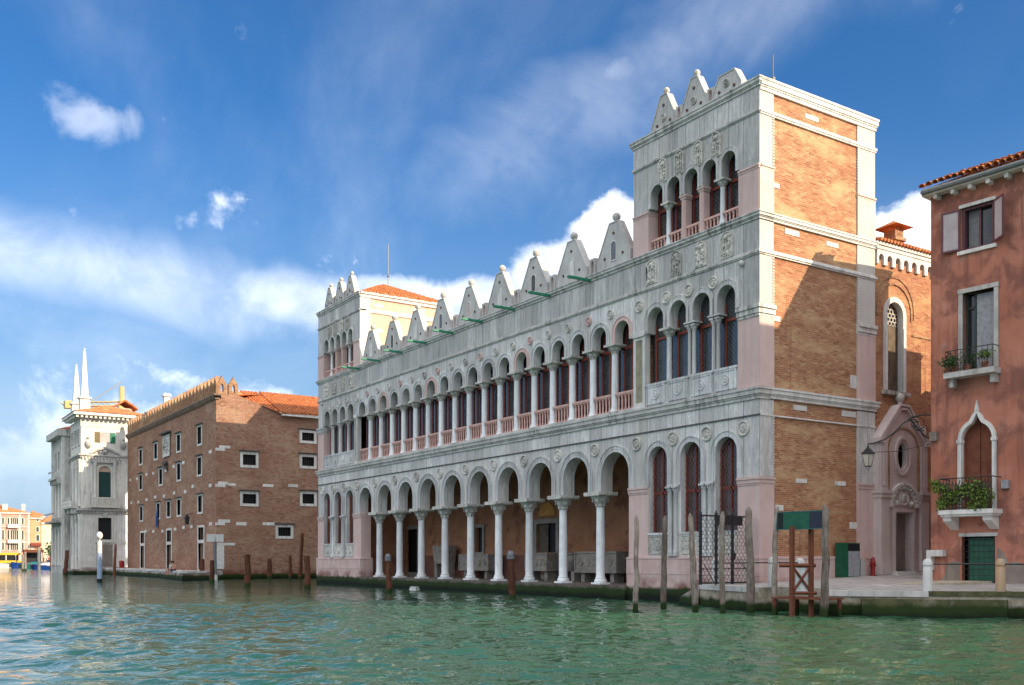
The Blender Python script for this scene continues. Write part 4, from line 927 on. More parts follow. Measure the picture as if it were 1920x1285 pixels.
# windows
for dx in BAYS:
    # attic window with open shutters
    w_ = hp('window', MB().box(1.20+dx, 2.40+dx, .30, .34, 13.45, 15.05), 'glass_plain')
    O('frame', MB().frame(1.20+dx, 2.40+dx, 13.45, 15.05, .09, .06, .28).box(1.76+dx, 1.82+dx, .22, .29, 13.5, 15.0), MT['frame_plum'], w_)
    O('curtain', MB().box(1.34+dx, 1.72+dx, .285, .30, 13.55, 14.95), MT['curtain'], w_)
    O('sill', MB().box(1.08+dx, 2.52+dx, -.10, .1, 13.32, 13.45), MT['istria'], w_); O('lintel', MB().box(1.12+dx, 2.48+dx, -.06, .1, 15.05, 15.17), MT['istria'], w_)
    for sgn, hx in ((-1, 1.17), (1, 2.43)):
        ro = (0, 0, math.pi+R_(8) if sgn < 0 else R_(-38)); sh = O('shutter', MB().frame(0, .68, 13.50, 15.02, .07, -.03, .03), MT['frame_plum'], w_, (hx+dx, -.05, 0), ro); O('shutter_panel', MB().box(.07, .61, -.015, .015, 13.57, 14.95), MT['shutter_pale'], sh)
    # middle window
    w_ = hp('window', MB().box(1.25+dx, 2.42+dx, .32, .36, 9.00, 11.88), 'glass_plain')
    O('frame', MB().box(1.56+dx, 1.64+dx, .24, .32, 9.0, 11.85).box(1.27+dx, 1.33+dx, .24, .32, 9.0, 11.85).box(1.3+dx, 1.6+dx, .24, .32, 11.3, 11.38), MT['iron_green'], w_)
    O('shutter', MB().box(1.68+dx, 2.38+dx, .20, .26, 9.0, 11.8), MT['grey_paint'], w_)
    O('surround', MB().box(1.10+dx, 1.25+dx, -.05, .2, 8.98, 11.88).box(2.42+dx, 2.57+dx, -.05, .2, 8.98, 11.88).box(1.08+dx, 2.59+dx, -.07, .2, 11.88, 12.04), MT['istria_dirty'], w_)
    b_ = hp('balcony', MB().box(.78+dx, 2.66+dx, -.55, .02, 8.72, 8.92), 'istria_dirty')
    for x in (.88, 2.42): O('corbel', MB().prism([(x+dx, 8.40), (x+.16+dx, 8.40), (x+.16+dx, 8.72), (x+dx, 8.72)], -.34, 0), MT['istria_dirty'], b_)
    r_ = MB().tube([(.84+dx, -.05, 9.72), (.84+dx, -.5, 9.72), (2.60+dx, -.5, 9.72), (2.60+dx, -.05, 9.72)], .018, 5)
    for k in range(10): r_.tube([(.84+1.76*k/9+dx, -.5, 8.92), (.84+1.76*k/9+dx, -.5, 9.72)], .012, 4)
    for k in range(4): r_.tube([(1.0+.42*k+.17*math.cos(a)+dx, -.5, 9.3+.3*math.sin(a)) for a in np.linspace(0, 6.28, 13)], .012, 4)
    O('railing', r_, MT['iron'], b_)
    # pointed balcony window
    pts = [(1.8+.572*t+dx, 6.415+ogee(t)) for t in [-math.cos(math.pi*i/28) for i in range(29)]]
    w_ = hp('ogee_window', MB().box(1.22+dx, 2.38+dx, .34, .38, 3.78, 7.6), 'void')
    su = MB().band([(1.228+dx, 3.79), (1.228+dx, 6.41)]+pts+[(2.372+dx, 6.41), (2.372+dx, 3.79)], .138, -.10, .1)
    su.prism([(1.72+dx, 7.45), (1.88+dx, 7.45), (1.8+dx, 7.86)], -.10, .05)
    for x in (1.155, 2.445): su.box(x-.10+dx, x+.10+dx, -.13, .1, 6.32, 6.44)
    O('surround', su, MT['istria'], w_)
    O('door_leaf', MB().box(1.23+dx, 1.785+dx, .24, .30, 3.8, 7.2), MT['wood_red'], w_); O('door_leaf', MB().box(1.815+dx, 2.37+dx, .24, .30, 3.8, 7.2), MT['wood_red'], w_)
    b_ = hp('balcony', MB().box(.68+dx, 2.72+dx, -.75, .02, 3.66, 3.82).box(.74+dx, 2.66+dx, -.68, .02, 3.58, 3.66), 'istria')
    for x in (.78, 2.26): O('corbel', MB().add([(x+dx, 0, 3.10), (x+.32+dx, 0, 3.10), (x+.32+dx, -.55, 3.42), (x+dx, -.55, 3.42), (x+dx, 0, 3.58), (x+.32+dx, 0, 3.58), (x+.32+dx, -.6, 3.58), (x+dx, -.6, 3.58)], [(0,1,2,3),(4,5,6,7),(0,1,5,4),(1,2,6,5),(2,3,7,6),(3,0,4,7)]), MT['istria'], b_)
    r_ = MB().tube([(.74+dx, -.02, 4.98), (.74+dx, -.7, 4.98), (2.66+dx, -.7, 4.98), (2.66+dx, -.02, 4.98)], .022, 5).tube([(.74+dx, -.7, 3.9), (2.66+dx, -.7, 3.9)], .016, 5)
    for k in range(17):
        x = .74+1.92*k/16+dx; r_.tube([(x, -.7, 3.82), (x, -.7, 4.98)], .012, 4)
        if k < 16:
            for z in (4.1, 4.5): r_.tube([(x, -.7, z), (x+.12, -.7, z+.35)], .009, 4).tube([(x+.12, -.7, z), (x, -.7, z+.35)], .009, 4)
    O('railing', r_, MT['iron'], b_)
    # barred ground-floor window with green shutter
    w_ = hp('window', MB().box(1.20+dx, 2.44+dx, .22, .26, 1.10, 2.85), 'void'); O('shutter', MB().box(1.42+dx, 2.40+dx, .15, .22, 1.14, 2.80), MT['shutter_bright'] if 'shutter_bright' in MT else flat_('shutter_bright', (.025, .115, .075), .6), w_)
    O('lintel', MB().box(1.10+dx, 2.54+dx, -.04, .1, 2.85, 2.98), MT['istria_dirty'], w_)
    g = MB()
    for k in range(7): g.tube([(1.24+.193*k+dx, .05, 1.08), (1.24+.193*k+dx, .05, 2.84)], .012, 4)
    for k in range(8): g.tube([(1.20+dx, .05, 1.2+.22*k), (2.44+dx, .05, 1.2+.22*k)], .010, 4)
    O('grille', g, MT['iron'], w_)
hp('base_strip', MB().box(-.02, 1.12, -.035, .1, .8, 1.10).box(2.52, 9.0, -.035, .1, .8, 1.08), 'istria')
def patch_poly(pts, nm='bare_render'):
    hp(nm, MB().prism(pts, -.006, .05), 'plaster_grey')
patch_poly([(2.50, 1.10), (3.7, 1.10), (3.7, 1.72), (3.2, 1.95), (2.95, 1.85), (2.75, 2.25), (2.52, 2.45)]); patch_poly([(.30, 1.12), (1.10, 1.12), (1.12, 1.92), (.85, 1.95), (.62, 1.75), (.55, 1.4)])
hp('junction_box', MB().box(.02, .30, -.16, 0, 6.50, 6.85), 'plaster_grey'); hp('white_pipe_box', MB().box(-.02, .62, -.30, -.02, 2.12, 2.36).box(-.02, .16, -.30, -.02, 1.6, 2.12), 'istria')
hp('meter_box', MB().box(2.72, 2.98, -.14, 0, 4.55, 4.85), 'grey_paint')
# pots and greenery
def leaves(n, shape, seed, size=.05, name='leaves', mt='leaf', parent=None):
    rg = random.Random(seed); mb = MB()
    for i in range(n):
        c = Vector(shape(rg)); a = Vector((rg.gauss(0, 1), rg.gauss(0, 1), rg.gauss(.3, .8))).normalized(); b = a.orthogonal().normalized(); b.rotate(Matrix.Rotation(rg.uniform(0, 6.28), 3, a)); c2 = a.cross(b)
        s = size*rg.uniform(.6, 1.4)
        mb.add([tuple(c-b*s), tuple(c+c2*s*.55), tuple(c+b*s), tuple(c-c2*s*.55)], [(0,1,2,3)])
    return stuff(O(name, mb, MT[mt], parent))
HM = Matrix.Translation((3.97, 6.05, -.211)) @ Matrix.Rotation(R_(5.36), 4, 'Z') @ Matrix.Scale(1.1053, 4)
def plant(x, y, z, lab, n, shp, seed, size, mt, stems, group=None, pot=True):
    p = HM @ Vector((x, y, z)); t = thing('balcony_plant', lab, 'plant', tuple(p), R_(5.36), group)
    if pot: O('pot', MB().lathe(0, 0, [(.09, 0), (.13, .2), (.145, .2), (.145, .25)], 10), MT['pot'], t)
    leaves(n, shp, seed, size, 'leaves', mt, t)
    st = MB()
    for s in stems: st.tube([(0, 0, .15), (s[0]*.5, s[1]*.5, .15+s[2]*.6), s], .012, 4)
    O('stem', st, MT['door_wood'], t); return t
def creeper(rg):
    k = rg.random()
    if k < .62:
        x = rg.uniform(-1.05, 1.1); return (x, rg.gauss(-.12, .16), .62+.22*math.sin(x*2.3+.6)+rg.gauss(0, .17)-.12*abs(x))
    if k < .8: x = rg.uniform(.3, 1.0); return (x, rg.gauss(-.18, .12), rg.uniform(-.1, .6)*(1 if x > .45 else .6))
    x = rg.uniform(-1.35, -.6); return (x, rg.gauss(-.05, .16), .75+.42*(-x-.6)+rg.gauss(0, .13))
plant(1.55, -.45, 3.83, 'sprawling green creeper spilling over the railing of the pointed-window balcony', 2300, creeper, 3, .062, 'leaf', [(-1.1, 0, .9), (.9, -.1, .5), (-.4, 0, .8), (.4, 0, .75)])
plant(1.02, -.38, 8.93, 'round dark green bush at the corner of the upper balcony', 420, lambda r: (r.gauss(-.05, .16), r.gauss(-.1, .16), .42+r.gauss(0, .13)), 5, .05, 'leaf_dark', [(-.1, 0, .5), (.1, 0, .5)])
plant(1.62, -.35, 8.93, 'thin reddish green shrub in the middle of the upper balcony', 200, lambda r: (r.gauss(0, .17), r.gauss(0, .10), .50+r.gauss(0, .14)), 6, .045, 'leaf_dark', [(-.1, 0, .6), (.15, 0, .55)])
plant(2.25, -.35, 8.93, 'bright yellow-green bush at the right of the upper balcony', 320, lambda r: (r.gauss(0, .14), r.gauss(0, .10), .55+r.gauss(0, .08)), 8, .045, 'leaf', [(-.1, 0, .5), (.1, 0, .5)])
# ---- neighbours behind the red house (they throw the stepped shadow on the tower)
nb = thing('lane_house', 'low plastered house along the lane behind the red house', 'house', (4.1, 10.5, 0))
O('wall', MB().box(0, 8, 0, 2.6, .8, 14.2), MT['plaster_red'], nb); O('roof', MB().add([(-.2, -.1, 14.2), (8.2, -.1, 14.2), (8.2, 2.7, 14.0), (-.2, 2.7, 14.0), (2, 1.2, 14.9), (6, 1.2, 14.9)], [(0,1,5,4),(1,2,5),(2,3,4,5),(3,0,4)]), MT['tile'], nb)
nb = thing('rear_lane_house', 'lower plastered house at the back of the lane', 'house', (4.1, 13.2, 0))
O('wall', MB().box(0, 8, 0, 13, .8, 12.3), MT['plaster_red'], nb); O('roof', MB().add([(-.2, .1, 12.3), (8.2, .1, 12.3), (8.2, 13.1, 12.3), (-.2, 13.1, 12.3), (3, 4, 13.2), (3, 9, 13.2)], [(0,1,4),(1,2,5,4),(2,3,5),(3,0,4,5)]), MT['tile'], nb)
nb = thing('bank_house', 'tall ochre house farther along the same bank past the red house', 'house', (18, 5.6, 0))
O('wall', MB().box(0, 11, 0, 9, .5, 21.4), MT['orange_far'], nb); O('roof', MB().add([(-.3, -.3, 21.4), (11.3, -.3, 21.4), (11.3, 9.3, 21.4), (-.3, 9.3, 21.4), (4, 4, 22.8), (7, 4, 22.8)], [(0,1,5,4),(1,2,5),(2,3,4,5),(3,0,4)]), MT['tile'], nb)
for k in range(3):
    for z in (3, 8.5, 14.5):
        w_ = O('window', MB().box(1.5+3.4*k, 2.9+3.4*k, -.04, .1, z, z+2.6), MT['black'], nb); O('surround', MB().frame(1.3+3.4*k, 3.1+3.4*k, z-.2, z+2.8, .2, -.1, .05), MT['istria'], w_)

# ================================================================== QUAY, LANE
quay = struct(O('quay', MB().slab([(-1.3,-2.15,.93),(3.0,-3.3,.93),(3.3,-2.4,.95),(3.6,0,1.08),(.05,-.2,1.0),(-1.3,-.2,.98)], -1.5, 0), MT['quay_brick']))
pv = MB()
for p in ([(-1.3,-1.9,.94),(2.9,-3.0,.94),(3.3,-2.4,.95),(3.6,0,1.08),(.05,-.2,1.0),(-1.3,-.2,.98)], [(3.3,-2.4,.95),(5.3,-2.3,.93),(6.0,0,1.08),(3.6,0,1.08)], [(5.3,-2.3,.93),(5.7,-2.6,.87),(8.4,-.55,.87),(8.6,1.2,.95),(6.0,0,1.08)],
          [(8.4,-.55,.87),(10.2,1.4,.88),(20,2.4,.88),(20,8.2,1.0),(4.0,6.3,1.05),(8.6,1.2,.95)], [(6.0,0,1.08),(8.6,1.2,.95),(4.0,6.3,1.10)], [(.05,-.2,1.0),(3.6,0,1.08),(6.0,0,1.08),(4.0,6.3,1.12),(4.0,8,1.27),(.05,7,1.27)], [(.05,7,1.27),(4.0,8,1.27),(4.0,24,1.32),(.05,24,1.32)]): 
    pv.add([(a, b, c+.004) for a, b, c in p], [tuple(range(len(p)))])
struct(O('pavement', pv, MT['paving']))
qb = MB().slab([(3.3,-2.4,.945),(5.3,-2.3,.925),(6.0,0,1.07),(3.6,0,1.07)], -1.5, 0).slab([(5.3,-2.3,.92),(5.63,-2.85,.85),(8.46,-.73,.85),(8.6,1.2,.94),(6.0,0,1.07)], -1.5, 0)
qb.slab([(8.46,-.73,.85),(10.36,1.26,.86),(20,2.2,.86),(20,9,.95),(3.9,9,1.0),(3.9,6.2,1.0),(6.6,1.2,.94)], -1.5, 0).slab([(.05,-.2,.99),(6,0,1.07),(6.4,2.6,1.09),(6.9,24,1.3),(.05,24,1.3)], -1.5, 0)
struct(O('embankment', qb, MT['quay_brick']))
emb = bpy.data.objects['embankment']
def kerbs(a, b, w_, h_, n, parent, mt='kerb_white', over=.05):
    a, b = Vector(a), Vector(b); d = (b-a); L = d.length; t = d.normalized(); nrm = Vector((t.y, -t.x, 0)).normalized()
    for k in range(n):
        p0, p1 = a+d*(k/n)+t*.006, a+d*((k+1)/n)-t*.006; o_ = over+random.uniform(-.015, .02)
        q = [p0+nrm*o_, p1+nrm*o_, p1-nrm*w_, p0-nrm*w_]
        O('kerb_stone', MB().add([tuple(v-Vector((0,0,h_))) for v in q]+[tuple(v) for v in q], [(0,1,2,3),(4,5,6,7),(0,1,5,4),(1,2,6,5),(2,3,7,6),(3,0,4,7)]), MT[mt], parent)
kerbs((-1.3,-2.15,.965), (3.0,-3.3,.965), .45, .22, 4, quay); kerbs((5.63,-2.87,.895), (8.46,-.75,.895), .42, .20, 4, emb); kerbs((8.46,-.75,.895), (10.36,1.24,.90), .40, .16, 3, emb, 'quay_algae'); kerbs((10.36,1.24,.90), (20,2.2,.90), .40, .16, 8, emb, 'quay_algae')
struct(O('landing_ramp', MB().add([(-3.0,-1.75,.36),(-1.32,-2.2,.92),(-1.32,-.2,.94),(-2.6,-.2,.40),(-3.0,-1.75,-1.5),(-1.32,-2.2,-1.5),(-1.32,-.2,-1.5),(-2.6,-.2,-1.5)], [(0,1,2,3),(0,1,5,4),(1,2,6,5),(2,3,7,6),(3,0,4,7)]), MT['quay_stone']))
struct(O('lower_step', MB().slab([(6.9,-2.3,.62),(8.5,-1.1,.62),(10.3,.95,.62),(10.2,1.2,.62),(6.6,-2.0,.62)], -1.5, 0), MT['quay_algae']))
struct(O('canal_bed', MB().box(-520, 160, -260, 130, -2.6, -2.5), MT['quay_algae']))
# ---- bollards with rails
def bollard(x, y, z, lab, mt='istria', h=1.0):
    return tag(O('stone_bollard', MB().lathe(0, 0, [(.16, 0), (.16, h*.72), (.145, h*.74), (.145, h*.78), (.17, h*.80), (.165, h*.90), (.11, h*.98), (.03, h)], 14), MT[mt], None, (x, y, z), smooth=True), lab, 'bollard', 'stone bollards along the quay')
surf('bollard_rust', (.42, .33, .24), (.50, .30, .16), 3.0, .9, .5, (.16,.10,.06)); surf('bollard_white', (.58, .56, .53), (.66, .64, .61), 2.0, .8, .2, (.4,.38,.35))
bollard(-.75, -1.8, .96, 'white stone bollard behind the iron lattice gate', 'bollard_white', 1.1); bollard(3.35, -2.9, .95, 'white stone bollard at the corner of the landing beside the thickest pole', 'bollard_white', 1.15)
bollard(3.55, -1.6, 1.0, 'stone bollard half hidden behind the brown wooden landing frame', 'istria', 1.05); bollard(8.15, -.35, .88, 'white stone bollard at the foot of the red house corner', 'bollard_white', 1.15); bollard(10.0, 1.05, .88, 'rust-stained stone bollard before the barred green window', 'bollard_rust', 1.15)
def rail(a, b, lab): tag(O('iron_rail', MB().tube([a, b], .028, 6), MT['iron']), lab, 'rail', 'iron rails between bollards')
rail((-.6, -1.85, 1.85), (3.2, -2.85, 1.88), 'thin iron rail crossing the landing behind the lattice gate'); rail((3.5, -2.75, 1.88), (3.56, -1.7, 1.88), 'short iron rail behind the brown wooden landing frame')
rail((8.3, -.25, 1.84), (9.85, .97, 1.84), 'iron rail between white and rusty bollard before the red house'); rail((10.1, 1.05, 1.84), (16, 1.7, 1.84), 'iron rail running on past the rusty bollard')
# ---- lattice gate on the landing
gt = thing('iron_gate', 'black wrought iron lattice gate standing on the stone landing before the pink plinth', 'gate', (-.3, -1.6, .97))
for y in (-1.5, -.62, .32, 1.3): O('post', MB().box(-.045, .045, y-.045, y+.045, 0, 2.95).lathe(0, y, [(.05, 2.95), (.02, 3.06)], 6), MT['iron'], gt)
O('top_panel', MB().box(-.02, .02, -.62, .9, 2.45, 2.80), MT['iron'], gt)
for z0, z1 in ((.03, .09), (2.80, 2.86), (.62, .66)): O('rail', MB().box(-.025, .025, -1.5, 1.3, z0, z1), MT['iron'], gt)
O('lock_plate', MB().box(-.04, .04, .25, .48, 1.05, 1.3), MT['iron'], gt)
lat = MB(); ncol = 26
for k in range(ncol):
    y0 = -1.46+2.72*(k+.5)/ncol; amp = 2.72/ncol*.5*(1 if k % 2 else -1)
    lat.tube([(0, y0+amp*max(-1, min(1, 1.5*math.sin(2*math.pi*t/8.0))), .09+2.71*t/72.) for t in range(73)], .011, 4)
O('lattice', lat, MT['iron'], gt)
sp_ = MB()
for k in range(14): sp_.tube([(0, -1.5, .15+.2*k), (.02, -1.68, .17+.2*k)], .010, 4).tube([(0, 1.3, .15+.2*k), (.05, 1.46, .17+.2*k)], .010, 4)
stuff(O('spikes', sp_, MT['iron'], gt))
for y in (-1.3, .9): O('brace', MB().tube([(0, y, .85), (.75, y-.1, .0)], .022, 5), MT['iron'], gt)
# ---- mooring poles
def pole(x, y, top, z, r, lab, mt='wood_pole', point=True, grp='weathered mooring poles', sd=0, cap=None):
    rg = random.Random(sd+int(x*100)); n_ = 9; pts = []; rr = []
    for k in range(n_+1):
        t = k/n_; b = .09*math.sin(t*3.1+sd)
        pts.append((top[0]*t+b*rg.uniform(.3, 1), top[1]*t+b*rg.uniform(-.5, .5), -1.6+(z+1.6)*t)); rr.append(r*(1.0-.2*t)*rg.uniform(.92, 1.07))
    if point: pts.append((top[0]*1.02, top[1]*1.02, z+.16)); rr.append(r*.25)
    else: pts.append((top[0], top[1], z+.01)); rr.append(r*.75)
    o = tag(O('mooring_pole', MB().tube(pts, rr, 9), MT[mt], None, (x, y, 0), smooth=True), lab, 'mooring pole', grp)
    if cap: O('pole_cap', MB().lathe(top[0], top[1], [(r*1.05, z-.28), (r*1.0, z-.02), (r*.6, z+.14)], 9), MT[cap], o)
    return o
for i, (x, y, tx, ty, z, r, lab) in enumerate(((-.02, -6.89, .07, .10, 3.55, .115, 'grey mooring pole standing free before the pink arcade pier'), (-.27, -5.07, .01, .02, 3.58, .13, 'grey pointed mooring pole before the wide pink plinth'), (1.48, -5.03, -.13, -.20, 3.6, .135, 'leaning grey mooring pole at the tip of the landing ramp'),
        (2.97, -5.08, -.02, -.03, 3.62, .115, 'slim brownish mooring pole right in front of the lattice gate'), (3.0, -3.68, -.06, -.09, 3.82, .17, 'thick cracked grey mooring pole beside the landing corner'), (4.62, -4.23, .07, .11, 3.74, .115, 'slim leaning pole at the dark end of the green sign board'), (6.64, -4.03, .03, .04, 3.72, .15, 'knotty pale pole at the navy end of the green sign board'))):
    pole(x, y, (tx, ty), z, r, lab, sd=i*3)
for x, y, tx, ty, z, r, lab in ((-12.43, -4.33, -.03, -.04, 2.3, .2, 'brown mooring post with pale cap before the arcade doorway'), (-24.52, -5.27, 0, 0, 2.2, .19, 'brown mooring post with green top before the big black portico door'), (-35.45, -6.01, -.04, -.06, 2.25, .24, 'brown post before the far corner of the palace plinth'), (-44.48, -7.23, 0, 0, 2.3, .27, 'thick dark brown post standing alone before the brick warehouse end wall'),
        (-68.36, 5.09, .03, .05, 2.4, .2, 'short dark post in the side canal next to the tall black pole'), (-69.47, 3.4, -.03, -.05, 2.05, .27, 'reddish post against the brick warehouse end wall'), (-58.35, -5.83, .03, .04, 1.9, .24, 'brown post at the corner of the warehouse steps'), (-70.5, -3.2, 0, 0, 2.0, .3, 'short red-brown post beside the white sign post')):
    pole(x, y, (tx, ty), z, r, lab, 'wood_brown', False, 'brown mooring posts', cap='lead' if x > -30 else None)
pole(-67.83, 5.91, (.18, .27), 4.6, .2, 'tall black leaning pole in the side canal', 'wood_brown', True, 'brown mooring posts')
pole(-114.3, -8.9, (.3, .3), 3.2, .3, 'dark leaning pole before the white palazzo', 'wood_brown', False, 'poles at the white palazzo'); pole(-103.71, -4.85, (.15, .23), 3.8, .2, 'thin reddish pole at the warehouse end of the quay', 'wood_red', True, 'poles at the white palazzo')
# white and blue channel light
t = thing('channel_light', 'white and blue channel marker post with round white lamp', 'lamp', (-63.76, -14.08, 0))
O('post', MB().tube([(0, 0, -1.5), (0, 0, 2.6)], .21, 10), flat_('post_blue', (.30, .38, .52), .5), t, smooth=True); O('upper_post', MB().tube([(0, 0, 2.6), (0, 0, 3.6)], .2, 10), MT['white_paint'], t, smooth=True); O('lamp', MB().sphere((0, 0, 4.1), .27, 12, 8, 1.3).tube([(0, 0, 3.5), (0, 0, 3.85)], .07, 6), MT['white_paint'], t, smooth=True); O('foot', MB().tube([(0, 0, -1.5), (0, 0, .3)], .23, 10), MT['black'], t)
# sign post by the warehouse
t = thing('sign_post', 'grey post carrying a blank white board at the warehouse corner', 'sign', (-68.97, -2.3, 0))
O('post', MB().tube([(0, 0, -1.5), (-.06, -.09, 4.36)], .17, 8), MT['lead'], t); O('board', MB().box(.02, .10, -.9, .75, 3.75, 4.5), MT['white_paint'], t); O('foot', MB().tube([(0, 0, -1.5), (0, 0, .5)], .19, 8), MT['istria'], t)
# ---- wooden landing stage with green sign
t = thing('landing_stage', 'small brown wooden landing stage with crossed braces below the green board', 'landing stage', (5.6, -3.6, .66))
for k in range(7): O('plank', MB().box(-1.1+.0, 1.0, -.62+.2*k, -.62+.2*k+.185, -.06, 0), MT['wood_red'], t, rot=(0, 0, R_(9)))
for (x, y) in ((-.07, -.73), (.30, -.17)): O('post', MB().box(x-.068, x+.068, y-.068, y+.068, -2.0, 2.5), MT['wood_red'], t)
O('crossbeam', MB().tube([(-.35, -1.06, 1.13), (.40, -.05, 1.13)], .07, 4), MT['wood_red'], t); O('crossbeam', MB().tube([(-.12, -.80, .16), (.42, -.02, .16)], .06, 4), MT['wood_red'], t)
O('brace', MB().tube([(-.05, -.74, .16), (.30, -.18, 1.13)], .045, 4), MT['wood_red'], t); O('brace', MB().tube([(-.07, -.73, 1.13), (.32, -.16, .16)], .045, 4), MT['wood_red'], t)
O('panel', MB().add([(-.02, -.60, .2), (.22, -.22, .2), (.22, -.22, 1.08), (-.02, -.60, 1.08)], [(0,1,2,3)]).add([(-.05, -.58, .2), (.19, -.20, .2), (.19, -.20, 1.08), (-.05, -.58, 1.08)], [(0,1,2,3)]), MT['white_paint'], t)
for (x, y) in ((-.9, -.7), (.9, -.3), (-.9, .5), (.9, .6)): O('leg', MB().tube([(x, y, -2.2), (x, y, -.06)], .08, 6), MT['wood_brown'], t)
p0, p1 = Vector((4.70, -4.12, 0)), Vector((6.66, -3.98, 0)); ang = math.atan2(p1.y-p0.y, p1.x-p0.x); L = (p1-p0).length
t = thing('green_board', 'green landing sign board with navy end panel hung between two grey poles', 'sign', (p0.x, p0.y, 3.06), ang)
O('board', MB().box(.0, L, -.05, .09, .03, .61), MT['green_paint'], t); O('navy_panel', MB().box(L*.70, L*.985, -.056, -.04, .04, .58), MT['dark_board'], t)
O('border', MB().frame(.0, L, .0, .64, .028, -.065, .1), flat_('border_teal', (.02, .13, .13), .4), t); O('end_panel', MB().box(-.02, .26, -.062, -.05, .0, .62), MT['black'], t)
# ---- cabinet, hydrant, lantern
t = thing('notice_cabinet', 'dark green metal cabinet with pale grey door against the brick tower wall', 'cabinet', (.14, 5.25, 1.22))
O('body', MB().box(0, .38, -.55, .65, 0, 1.52), MT['green_paint'], t); O('door', MB().box(.37, .41, -.15, .60, .03, 1.15), MT['grey_paint'], t); O('head_panel', MB().box(.37, .40, -.18, .62, 1.18, 1.48), MT['black'], t)
t = thing('fire_hydrant', 'small red fire hydrant beside the portal', 'hydrant', (.42, 6.95, 1.25))
O('body', MB().lathe(0, 0, [(.16, 0), (.16, .05), (.10, .08), (.10, .55), (.13, .57), (.13, .63), (.10, .66), (.09, .78), (.03, .86)], 12), MT['hydrant_red'], t, smooth=True); O('outlet', MB().tube([(0, -.18, .48), (0, .18, .48)], .06, 8), MT['hydrant_red'], t); O('foot', MB().lathe(0, 0, [(.2, -.02), (.2, .02)], 10), MT['black'], t)
O('stone_stub', MB().box(-.10, .10, -.14, .14, 0, .78), MT['istria_dirty'], None, (.25, 6.35, 1.25)); tag(bpy.data.objects['stone_stub'], 'short stone stub between green cabinet and hydrant', 'stone')
lx, ly, lz = 2.32, 4.1, 6.25
t = thing('street_lantern', 'black street lantern hanging from a long scrolled iron bracket over the lane', 'lantern', (lx, ly, lz))
O('roof', MB().lathe(0, 0, [(.30, .24), (.27, .28), (.10, .45), (.05, .50), (.03, .58)], 4, .5), MT['iron'], t)
O('glass', MB().lathe(0, 0, [(.13, -.28), (.235, .22)], 4, .5), MT['lamp_glass'], t)
fr = MB()
for k in range(4):
    a = math.pi/2*k+math.pi/4; fr.tube([(.135*math.cos(a), .135*math.sin(a), -.28), (.245*math.cos(a), .245*math.sin(a), .24)], .014, 4)
fr.lathe(0, 0, [(.15, -.31), (.15, -.27)], 4, .5); fr.tube([(-.10, 0, -.29), (-.06, 0, -.42), (0, 0, -.47), (.06, 0, -.42), (.10, 0, -.29)], .012, 4)
O('cage', fr, MT['iron'], t)
W_ = Vector((3.96-lx, 6.10-ly, 0)); zt = .58
def br(s, z): return (W_.x*s, W_.y*s, z)
O('bracket', MB().tube([br(0, .55), br(.0, .66), br(.10, .70), br(.28, .86), br(.42, 1.15), br(.55, 1.5), br(.70, 1.78), br(.85, 1.86), br(1, 1.86)], .034, 6).tube([br(.66, 1.7), br(.80, 1.25), br(.92, .90), br(1, .86)], .028, 6).tube([br(1, 1.9), br(1, .8)], .02, 5), MT['iron'], t)
sc1 = MB()
for c, r0, z in ((.78, .36, 1.45), (.88, .22, 1.12), (.72, .2, 1.5)):
    sc1.tube([br(c+.10*r0*a/6.28*3*math.cos(a), z+r0*(.35+.65*a/9)*math.sin(a)) for a in np.linspace(0, 9, 22)], .018, 4)
O('scroll', sc1, MT['iron'], t)
tag(O('cable', MB().tube([(.1, 7.2, 6.5), (lx*.5, 5.6, 6.45), (lx, ly, 6.55), (3.0, 5.2, 6.6), (4.0, 6.15, 6.9)], .012, 4), MT['iron']), 'thin cable strung across the lane past the lantern', 'cable')
# ================================================================== BRICK WAREHOUSE
WX, WY = -72.5, -1.2
wh = thing('brick_warehouse', 'big brick granary with small white-framed windows and flame-shaped brick battlements', 'warehouse', (WX, WY, 0))
def wq(name, mb, mt, parent=wh, **k): return O(name, mb, MT[mt], parent, **k)
WSd = lambda u, d, z: (-d, u, z)
rows = [(x, 14.42, 16.30) for x in (-32.56, -24.74, -14.24, -5.88)]+[(x, 11.12, 12.98) for x in (-32.56, -22.31, -14.17, -5.88)]+[(x, 7.08, 8.87) for x in (-32.27, -23.52, -18.65, -14.09, -5.68)]
doors = (-31.68, -18.48, -5.35)
hl = [(x-.72, x+.72, a, b) for x, a, b in rows]+[(x-1.0, x+1.0, .9, 5.45) for x in doors]
wq('front_wall', MB().holes(-40.3, 0, -1.0, 18.5, 0, .5, hl), 'brick_warehouse')
for x, a, b in rows:
    w_ = wq('window', MB().box(x-.72, x+.72, .30, .34, a, b), 'black')
    O('surround', MB().frame(x-.92, x+.92, a-.2, b+.16, .2, -.05, .15), MT['istria'], w_); O('hood', MB().box(x-1.1, x+1.1, -.28, .05, b+.17, b+.26), MT['stone_dark'], w_)
    g = MB()
    for k in range(5): g.box(x-.6+.3*k-.025, x-.6+.3*k+.025, .12, .17, a, b)
    O('grille', g, MT['iron'], w_)
for x in doors:
    d_ = wq('door', MB().box(x-1, x+1, .25, .32, .9, 3.75), 'door_wood'); O('surround', MB().frame(x-1.22, x+1.22, .7, 5.66, .22, -.05, .2).box(x-1, x+1, -.03, .2, 3.75, 4.1), MT['istria'], d_); O('transom', MB().box(x-1, x+1, .28, .34, 4.1, 5.45), MT['black'], d_)
mb = MB().box(-40.3, .15, -.12, .3, 18.42, 18.55).box(-40.3, .3, -.30, .5, 18.80, 18.98)
for k in range(64): mb.box(-40.2+.63*k, -39.88+.63*k, -.26, .1, 18.55, 18.80)
wq('cornice', mb, 'stone_brown')
